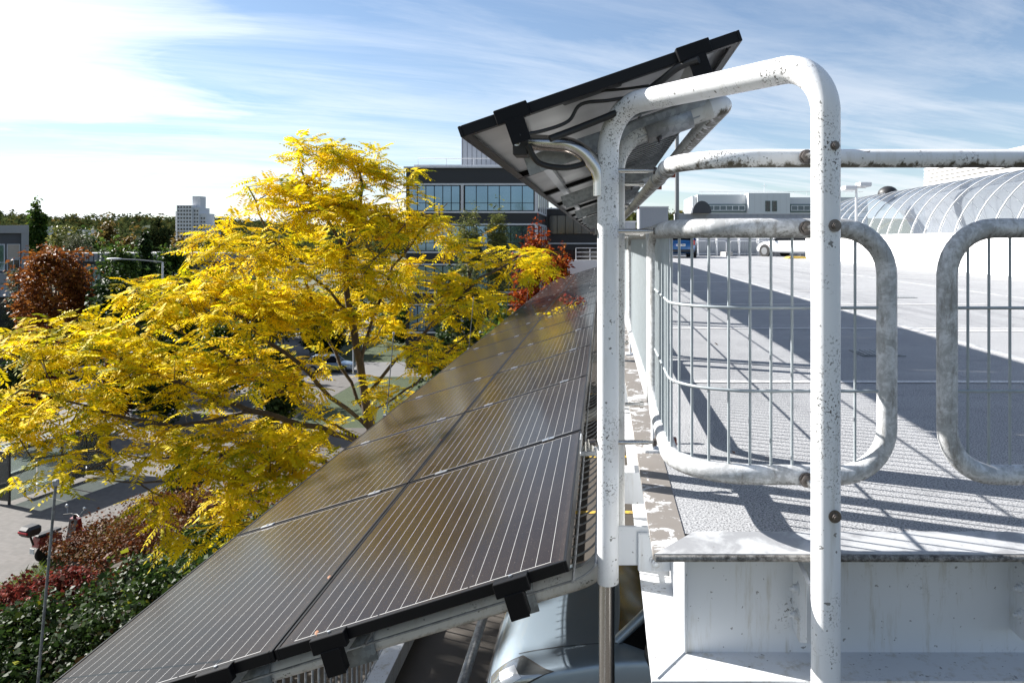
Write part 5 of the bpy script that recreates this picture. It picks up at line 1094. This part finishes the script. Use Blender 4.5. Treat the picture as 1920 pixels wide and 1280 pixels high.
    for j, a in tips:
        nf = rng.integers(3, 7); out = P[j]-P[par[j]] if j > 0 else np.array([0, 0, 1.0]); out = out/(np.linalg.norm(out)+1e-9)
        for q in range(nf):
            th = rng.uniform(0, 2*np.pi); d = np.array([math.cos(th), math.sin(th), rng.normal(0.05, 0.28)])+out*0.55; d /= np.linalg.norm(d)
            L_ = rng.uniform(0.30, 0.52); up = np.array([rng.normal(0, .25), rng.normal(0, .25), 1.0]); sd = np.cross(d, up); sd /= np.linalg.norm(sd)+1e-9; up = np.cross(sd, d)
            p0 = a+rng.normal(0, 0.07, 3); tint = np.clip(rng.beta(1.7, 1.7)*0.92+rng.normal(0, .05)-0.10*(a[0] < -9)*rng.uniform(0, 1.5), 0, 1)
            droop = rng.uniform(0.12, 0.38)
            for e, f in enumerate(lens):
                c = p0+d*L_*f - np.array([0, 0, 1])*droop*L_*f*f
                for s in (1, -1) if e < 7 else (0,):
                    ll = 0.14*(1-0.45*abs(f-0.5))*rng.uniform(.85, 1.15); dd_ = (sd*s*0.86+d*0.42) if s else d
                    dd_ = dd_ - np.array([0, 0, 1])*(0.28+rng.uniform(0, .25)); dd_ /= np.linalg.norm(dd_)
                    wv_ = np.cross(dd_, up); wv_ /= np.linalg.norm(wv_)+1e-9; hw_ = wv_*0.024
                    Q.append((c, c+dd_*ll*0.45+hw_, c+dd_*ll, c+dd_*ll*0.45-hw_)); T.append(tint+rng.normal(0, 0.06))
    Q = np.array(Q)-np.array(base); inst('crown', leaf_mesh('crown', 'leaf_yellow', Q, np.clip(T, 0, 1)), t)
yellow_tree()

# ================================================================== other trees and shrubs
def tr(px_c, px_top, y, wpx, label, mat, n=5000, leaf=0.25, name='tree', crown_bottom=None, shape='round', sub=18, group=None, ratio=0.6, clumpr=0.33, seed=None, base_z=None):
    x = (px_c-1130)/1370*y; zt = (452-px_top)/1370*y; bz = (G+terrain_h(x, y)) if base_z is None else base_z; H = zt-bz; rx = wpx/2/1370*y
    cb_ = H*0.25 if crown_bottom is None else crown_bottom
    return tree(name, label, (x, y, bz), H, rx, rx*0.9, cb_, mat, n, leaf, sub, group, ratio=ratio, clumpr=clumpr, shape=shape, seed=seed)
tr(105, 450, 58, 150, 'rust brown rounded tree left of the yellow crown', 'leaf_rust', 15000, 0.26, 'rust_tree', 1.0, sub=40, clumpr=0.26)
tr(270, 418, 66, 70, 'dark green pointed tree behind the yellow crown', 'leaf_dark', 7000, 0.3, 'dark_tree', 1.2, 'cone', sub=30)
tr(225, 440, 58, 90, 'dark green tree with yellowing tips beside the lamp arm', 'leaf_green', 9000, 0.26, 'green_tree', 1.0, sub=34, clumpr=0.26)
tr(215, 500, 50, 90, 'dark green shrubby tree under the lamp arm', 'leaf_dark', 7000, 0.26, 'green_tree', 0.8, sub=30)
tr(140, 432, 88, 110, 'grey green feathery tree behind the rust tree', 'leaf_grey', 9000, 0.30, 'grey_tree', 2, sub=30, ratio=0.3)
tr(35, 490, 66, 45, 'slim grey green tree before the left building', 'leaf_grey', 4000, 0.24, 'grey_tree', 1.0, sub=14, ratio=0.3)
tr(70, 377, 140, 30, 'tall narrow poplar on the left skyline', 'leaf_green', 11000, 0.5, 'poplar', 1.0, 'column', sub=50, clumpr=0.6)
tr(200, 413, 120, 56, 'brown crowned tree in the middle distance', 'leaf_autumn', 5000, 0.42, 'autumn_tree', 3, sub=22)
tr(118, 416, 130, 60, 'light green tree just right of the poplar', 'leaf_olive', 5000, 0.45, 'light_tree', 3, sub=22)
tr(325, 452, 70, 100, 'green tree with yellow leaves behind the yellow branches', 'leaf_green', 8000, 0.3, 'green_tree', 1.5, sub=30, clumpr=0.26)
tr(385, 430, 100, 70, 'olive green tree below the tower block', 'leaf_olive', 5000, 0.36, 'light_tree', 2, sub=22)
tr(340, 432, 120, 46, 'brownish tree left below the tower block', 'leaf_autumn', 3500, 0.4, 'autumn_tree', 2, sub=16)
tr(420, 440, 85, 60, 'dark tree right below the tower block', 'leaf_dark', 4000, 0.32, 'dark_tree', 2, sub=18)
tr(240, 425, 110, 50, 'orange brown tree between the grey and dark trees', 'leaf_autumn', 3500, 0.38, 'autumn_tree', 2, sub=16)
tr(172, 430, 100, 50, 'dull green tree in front of the brown crowned tree', 'leaf_green', 4000, 0.36, 'green_tree', 2, sub=18)
tr(30, 412, 180, 70, 'broad pale tree at the left skyline', 'leaf_far', 4000, 0.6, 'skyline_tree', 4, sub=18)
tr(295, 404, 240, 60, 'rounded dark tree on the skyline left of the tower', 'leaf_far', 4000, 0.8, 'skyline_tree', 4, sub=18)
tr(500, 520, 75, 120, 'dark green tree glimpsed through the yellow crown', 'leaf_dark', 7000, 0.3, 'dark_tree', 0.5, sub=24)
tr(580, 540, 88, 110, 'green tree glimpsed left of the yellow trunk', 'leaf_green', 6000, 0.34, 'green_tree', 0.5, sub=24)
tr(860, 500, 55, 90, 'dark green bush tree behind the right yellow branches', 'leaf_dark', 6000, 0.24, 'dark_tree', 0.5, sub=24)
tr(880, 378, 58, 56, 'light olive willow leaved tree before the black office, left one', 'leaf_olive', 6000, 0.22, 'olive_tree', 5, 'column', sub=22, ratio=0.3, clumpr=0.45)
tr(932, 380, 58, 50, 'light olive willow leaved tree before the black office, right one', 'leaf_olive', 5500, 0.22, 'olive_tree', 5, 'column', sub=20, ratio=0.3, clumpr=0.45)
tr(1005, 424, 50, 100, 'orange red maple beside the black office', 'leaf_red', 15000, 0.2, 'red_maple', 1.0, 'round', sub=50, clumpr=0.3)
tr(1048, 460, 46, 78, 'smaller fiery red maple at the end of the panels', 'leaf_red', 10000, 0.19, 'red_maple', 1.5, sub=30, clumpr=0.3)
tr(940, 540, 36, 90, 'green bush growing beside the far solar panels', 'leaf_green', 6000, 0.18, 'green_bush', 0.5, sub=24, seed=5)
tr(60, 600, 44, 110, 'dark crimson leaved shrub under the rust tree', 'leaf_crimson', 7000, 0.2, 'crimson_shrub', 0.2, sub=26)
tr(20, 660, 40, 70, 'dark green shrub at the left edge below the crimson one', 'leaf_dark', 5000, 0.2, 'green_bush', 0.2, sub=20)
tr(345, 850, 30.5, 70, 'small dark clipped shrub beside the pavers', 'leaf_dark', 5000, 0.10, 'clipped_shrub', 0.1, sub=16, clumpr=0.5, base_z=G)
for px, pt_, y, w, mt, lab in ((300, 610, 46, 110, 'leaf_dark', 'dark bush behind the left yellow branches'), (420, 590, 52, 130, 'leaf_green', 'green bush tree behind the middle of the yellow crown'), (520, 640, 44, 90, 'leaf_dark', 'dark bush behind the lower yellow crown'), (610, 600, 74, 90, 'leaf_dark', 'dark tree across the side street left of the trunk'), (760, 560, 80, 120, 'leaf_green', 'green tree across the side street right of the trunk'), (840, 610, 48, 110, 'leaf_dark', 'dark bush between trunk and panels'), (660, 520, 100, 150, 'leaf_dark', 'broad dark tree far behind the trunk'), (390, 520, 84, 110, 'leaf_dark', 'dark tree beyond the street behind the crown'), (230, 640, 47, 70, 'leaf_brown', 'brown bush beyond the road'), (960, 600, 30, 80, 'leaf_green', 'green bush below the middle of the panel row')):
    tr(px, pt_, y, w, lab, mt, 7000, 0.24 if y < 60 else 0.32, 'background_bush', 0.3, sub=30, clumpr=0.28)
# hedge of mixed shrubs along the foot of the garage
def shrub(x, y, h, rx, ry, mat, n, leaf, label, name, ratio=0.75):
    return tree(name, label, (x, y, G), h, rx, ry, 0.15, mat, n, leaf, 26, 'shrubs along the foot of the garage', 'shrub', ratio, 0.34, trunk_r=0.03)
shrub(-16.9, 19.3, 2.3, 1.4, 1.6, 'leaf_crimson', 5600, 0.10, 'pink red leaved shrub at the lower left edge', 'red_shrub')
shrub(-15.6, 21.0, 2.2, 1.5, 1.3, 'leaf_crimson', 5000, 0.10, 'red leaved shrub beside the scooter', 'red_shrub')
shrub(-17.8, 22.6, 1.0, 1.0, 1.0, 'leaf_crimson', 2200, 0.10, 'low red shrub nearest the scooter wheel', 'red_shrub')
for k, (x, y, h, r_, lab) in enumerate(((-17.8, 26.0, 1.7, 1.7, 'dark brown leaved shrub behind the scooter'), (-16.0, 25.0, 2.2, 1.8, 'brown green shrub in the middle of the hedge'), (-17.4, 29.0, 1.6, 1.6, 'reddish brown shrub along the grass verge'), (-15.4, 28.0, 2.2, 2.0, 'brown shrub under the low yellow branch'), (-14.2, 24.0, 2.6, 1.9, 'dull brown shrub next to the green bushes'), (-13.4, 27.5, 2.4, 2.0, 'rusty brown shrub near the panels'))):
    shrub(x, y, h, r_, r_, 'leaf_brown', 6000, 0.09, lab, 'brown_shrub', 0.6)
for k, (x, y, h, r_, lab) in enumerate(((-13.4, 17.0, 3.0, 1.8, 'glossy green bush at the bottom left corner'), (-11.0, 15.8, 3.3, 1.9, 'glossy green bush at the foot of the nearest panel'), (-12.2, 19.4, 3.1, 1.9, 'glossy green bush in the middle of the lower left hedge'), (-10.6, 18.4, 3.5, 1.9, 'tall glossy green bush touching the panel edge'), (-9.8, 21.2, 3.6, 1.9, 'glossy green bush under the panel edge'), (-12.0, 22.6, 2.8, 1.8, 'green bush between brown and glossy shrubs'), (-9.0, 14.0, 3.4, 1.8, 'green bush below the nearest solar panel'), (-14.8, 18.2, 2.2, 1.4, 'green bush beside the pink red shrub'), (-8.6, 24.0, 3.6, 1.9, 'green bush beneath the yellow tree'))):
    shrub(x, y, h, r_, r_, 'leaf_hazel', 8500, 0.115, lab, 'green_shrub', 0.8)
# verge grass tufts along the pavers
gp = np.stack([rng.uniform(-20.05, -18.9, 7000), rng.uniform(20, 45, 7000), np.full(7000, G+0.01)], 1)
gq = leaves_at(gp, 0.16, 0.12, droop=-1.2)
o = inst('verge_grass', leaf_mesh('verge_grass', 'leaf_green', gq, np.clip(rng.normal(.75, .15, 7000), 0, 1))); tag(o, 'short green grass verge between pavers and hedge', 'grass', kind='stuff')
# soil bed under the hedge
sheet('planting_bed', rect(-19.2, -1.5, -20, 45), G+0.008, 'lower_floor')
# climbing vine poking through the panel joint
vn = thing('climbing_vine', 'small vine with yellow and pink leaves growing through the panel joint', 'vine', (-0.75, 12.9, -1.30))
p = clump_points([(0, 0, 0.06), (0.28, 0.1, 0.14), (-0.25, -0.1, 0.02)], [(0.28, 0.2, 0.08), (0.2, 0.2, 0.09), (0.22, 0.15, 0.04)], 120); inst('crown', leaf_mesh('crown', 'leaf_yellow', leaves_at(p, 0.045, 0.7), rng.uniform(0.2, 1, 120)), vn)
p = clump_points([(0.2, 0.1, 0.26)], [(0.25, 0.2, 0.1)], 90); inst('red_leaves', leaf_mesh('red_leaves', 'leaf_crimson', leaves_at(p, 0.05, 0.7), rng.uniform(0.6, 1, 90)), vn)
m = MB(); m.tube([V(-0.4, 0, -0.06), V(0, 0, 0.06), V(0.35, 0.1, 0.28)], 0.008, 5); m.tube([V(-0.1, 0, 0), V(0.1, -0.1, 0.2)], 0.005, 5); m.build('stem', 'bark', vn)
# woods on the hills far off: one mass
N = 2300; wx = []; 
xs_ = rng.uniform(-1500, 260, N*3); ys_ = 230+900*rng.uniform(0, 1, N*3)**1.3; keep = (xs_/ys_ > -1.0) & (xs_/ys_ < 0.12) & ~((abs(xs_+284) < 26) & (abs(ys_-500) < 60) | (abs(xs_/ys_+0.565) < 0.035) & (ys_ < 500)); xs_, ys_ = xs_[keep][:N], ys_[keep][:N]
Pq = []; Tq = []
for x, y in zip(xs_, ys_):
    h = rng.uniform(9, 17); rr = rng.uniform(3.0, 6.0); z = G+terrain_h(x, y); nn = 100 if y < 500 else 60
    c = [(x+rng.normal(0, rr*.45), y+rng.normal(0, rr*.45), z+h*rng.uniform(.4, .85)) for _ in range(4)]
    pp = clump_points(c, [(rr*.62, rr*.62, h*.24)]*4, nn); q = leaves_at(pp, 1.5 if y < 500 else 2.0, 0.8); Pq.append(q); Tq.append(np.clip(rng.normal(rng.beta(2, 2.5), .1, nn), 0, 1))
o = inst('distant_woods', leaf_mesh('distant_woods', 'leaf_far', np.concatenate(Pq), np.concatenate(Tq))); tag(o, 'hazy wooded hills along the horizon', 'woods', kind='stuff')
# a few dry leaves on deck and panels
def dry_leaf(loc, rot, s, label):
    m = MB(); m.add([V(0, -0.5, 0), V(0.32, -0.1, 0.12), V(0.25, 0.25, 0.08), V(0, 0.55, 0.02), V(-0.25, 0.25, 0.1), V(-0.32, -0.1, 0.05), V(0, 0, 0.16)], [(0, 1, 6), (1, 2, 6), (2, 3, 6), (3, 4, 6), (4, 5, 6), (5, 0, 6)]); m.cyl(V(0, -0.5, 0), V(0.05, -0.9, 0.03), 0.02, n=4)
    o = m.build('dry_leaf', 'leaf_dry', None, label, 'leaf', 'fallen dry leaves'); o.location = loc; o.rotation_euler = rot; o.scale = (s, s, s)
def on_deck(px, py): y = -DZ*1370/(py-452); return ((px-1130)/1370*y, y, DZ+0.006)
dry_leaf(on_deck(1342, 646), (0.5, 0.2, 1.0), 0.05, 'curled dry leaf on the shaded deck behind the guard bars')
dry_leaf(on_deck(1440, 862), (0.3, 0.1, 2.0), 0.03, 'dry leaf on the deck just behind the bottom guard tube')
dry_leaf(on_deck(1375, 850), (0.2, 0.3, 0.4), 0.022, 'tiny dry leaf beside the hoop shadow on the deck')
def on_panel(s, y): p = LO_R + lo_dir*s; return (p.x, y, p.z+0.008)
for k, (s, y) in enumerate(((-1.011, 2.9), (-1.011, 4.9), (-1.0, 5.75), (-0.55, 7.4), (-1.5, 5.74), (-0.86, 2.405), (-0.3, 9.1), (-1.2, 9.0))):
    dry_leaf(on_panel(s, y), (0.2, R(-17), k*1.3), 0.022, f'{["first","second","third","fourth","fifth","sixth","seventh","eighth"][k]} small dry leaf lying on the lower solar panels')

# a tree just left of the frame throws dappled shade under the canopy
tree('shade_tree', 'green tree standing just left of the picture beside the garage', (-13.7, 10.7, G), 17.0, 2.5, 2.5, 6.0, 'leaf_green', 12000, 0.22, 40, shape='column')
for k in range(9):
    y = 38+k*4.6; tree('hedge_bush', f'{["first","second","third","fourth","fifth","sixth","seventh","eighth","ninth"][k]} dark bush of the row behind the parked cars, from the left edge', (-42.3-0.3*(k % 3), y, G), 2.6+0.7*(k % 3), 2.3, 2.4, 0.1, ('leaf_dark', 'leaf_crimson', 'leaf_dark')[k % 3], 5000, 0.19, 24, 'bushes behind the parked cars', 'shrub', trunk_r=0.05)
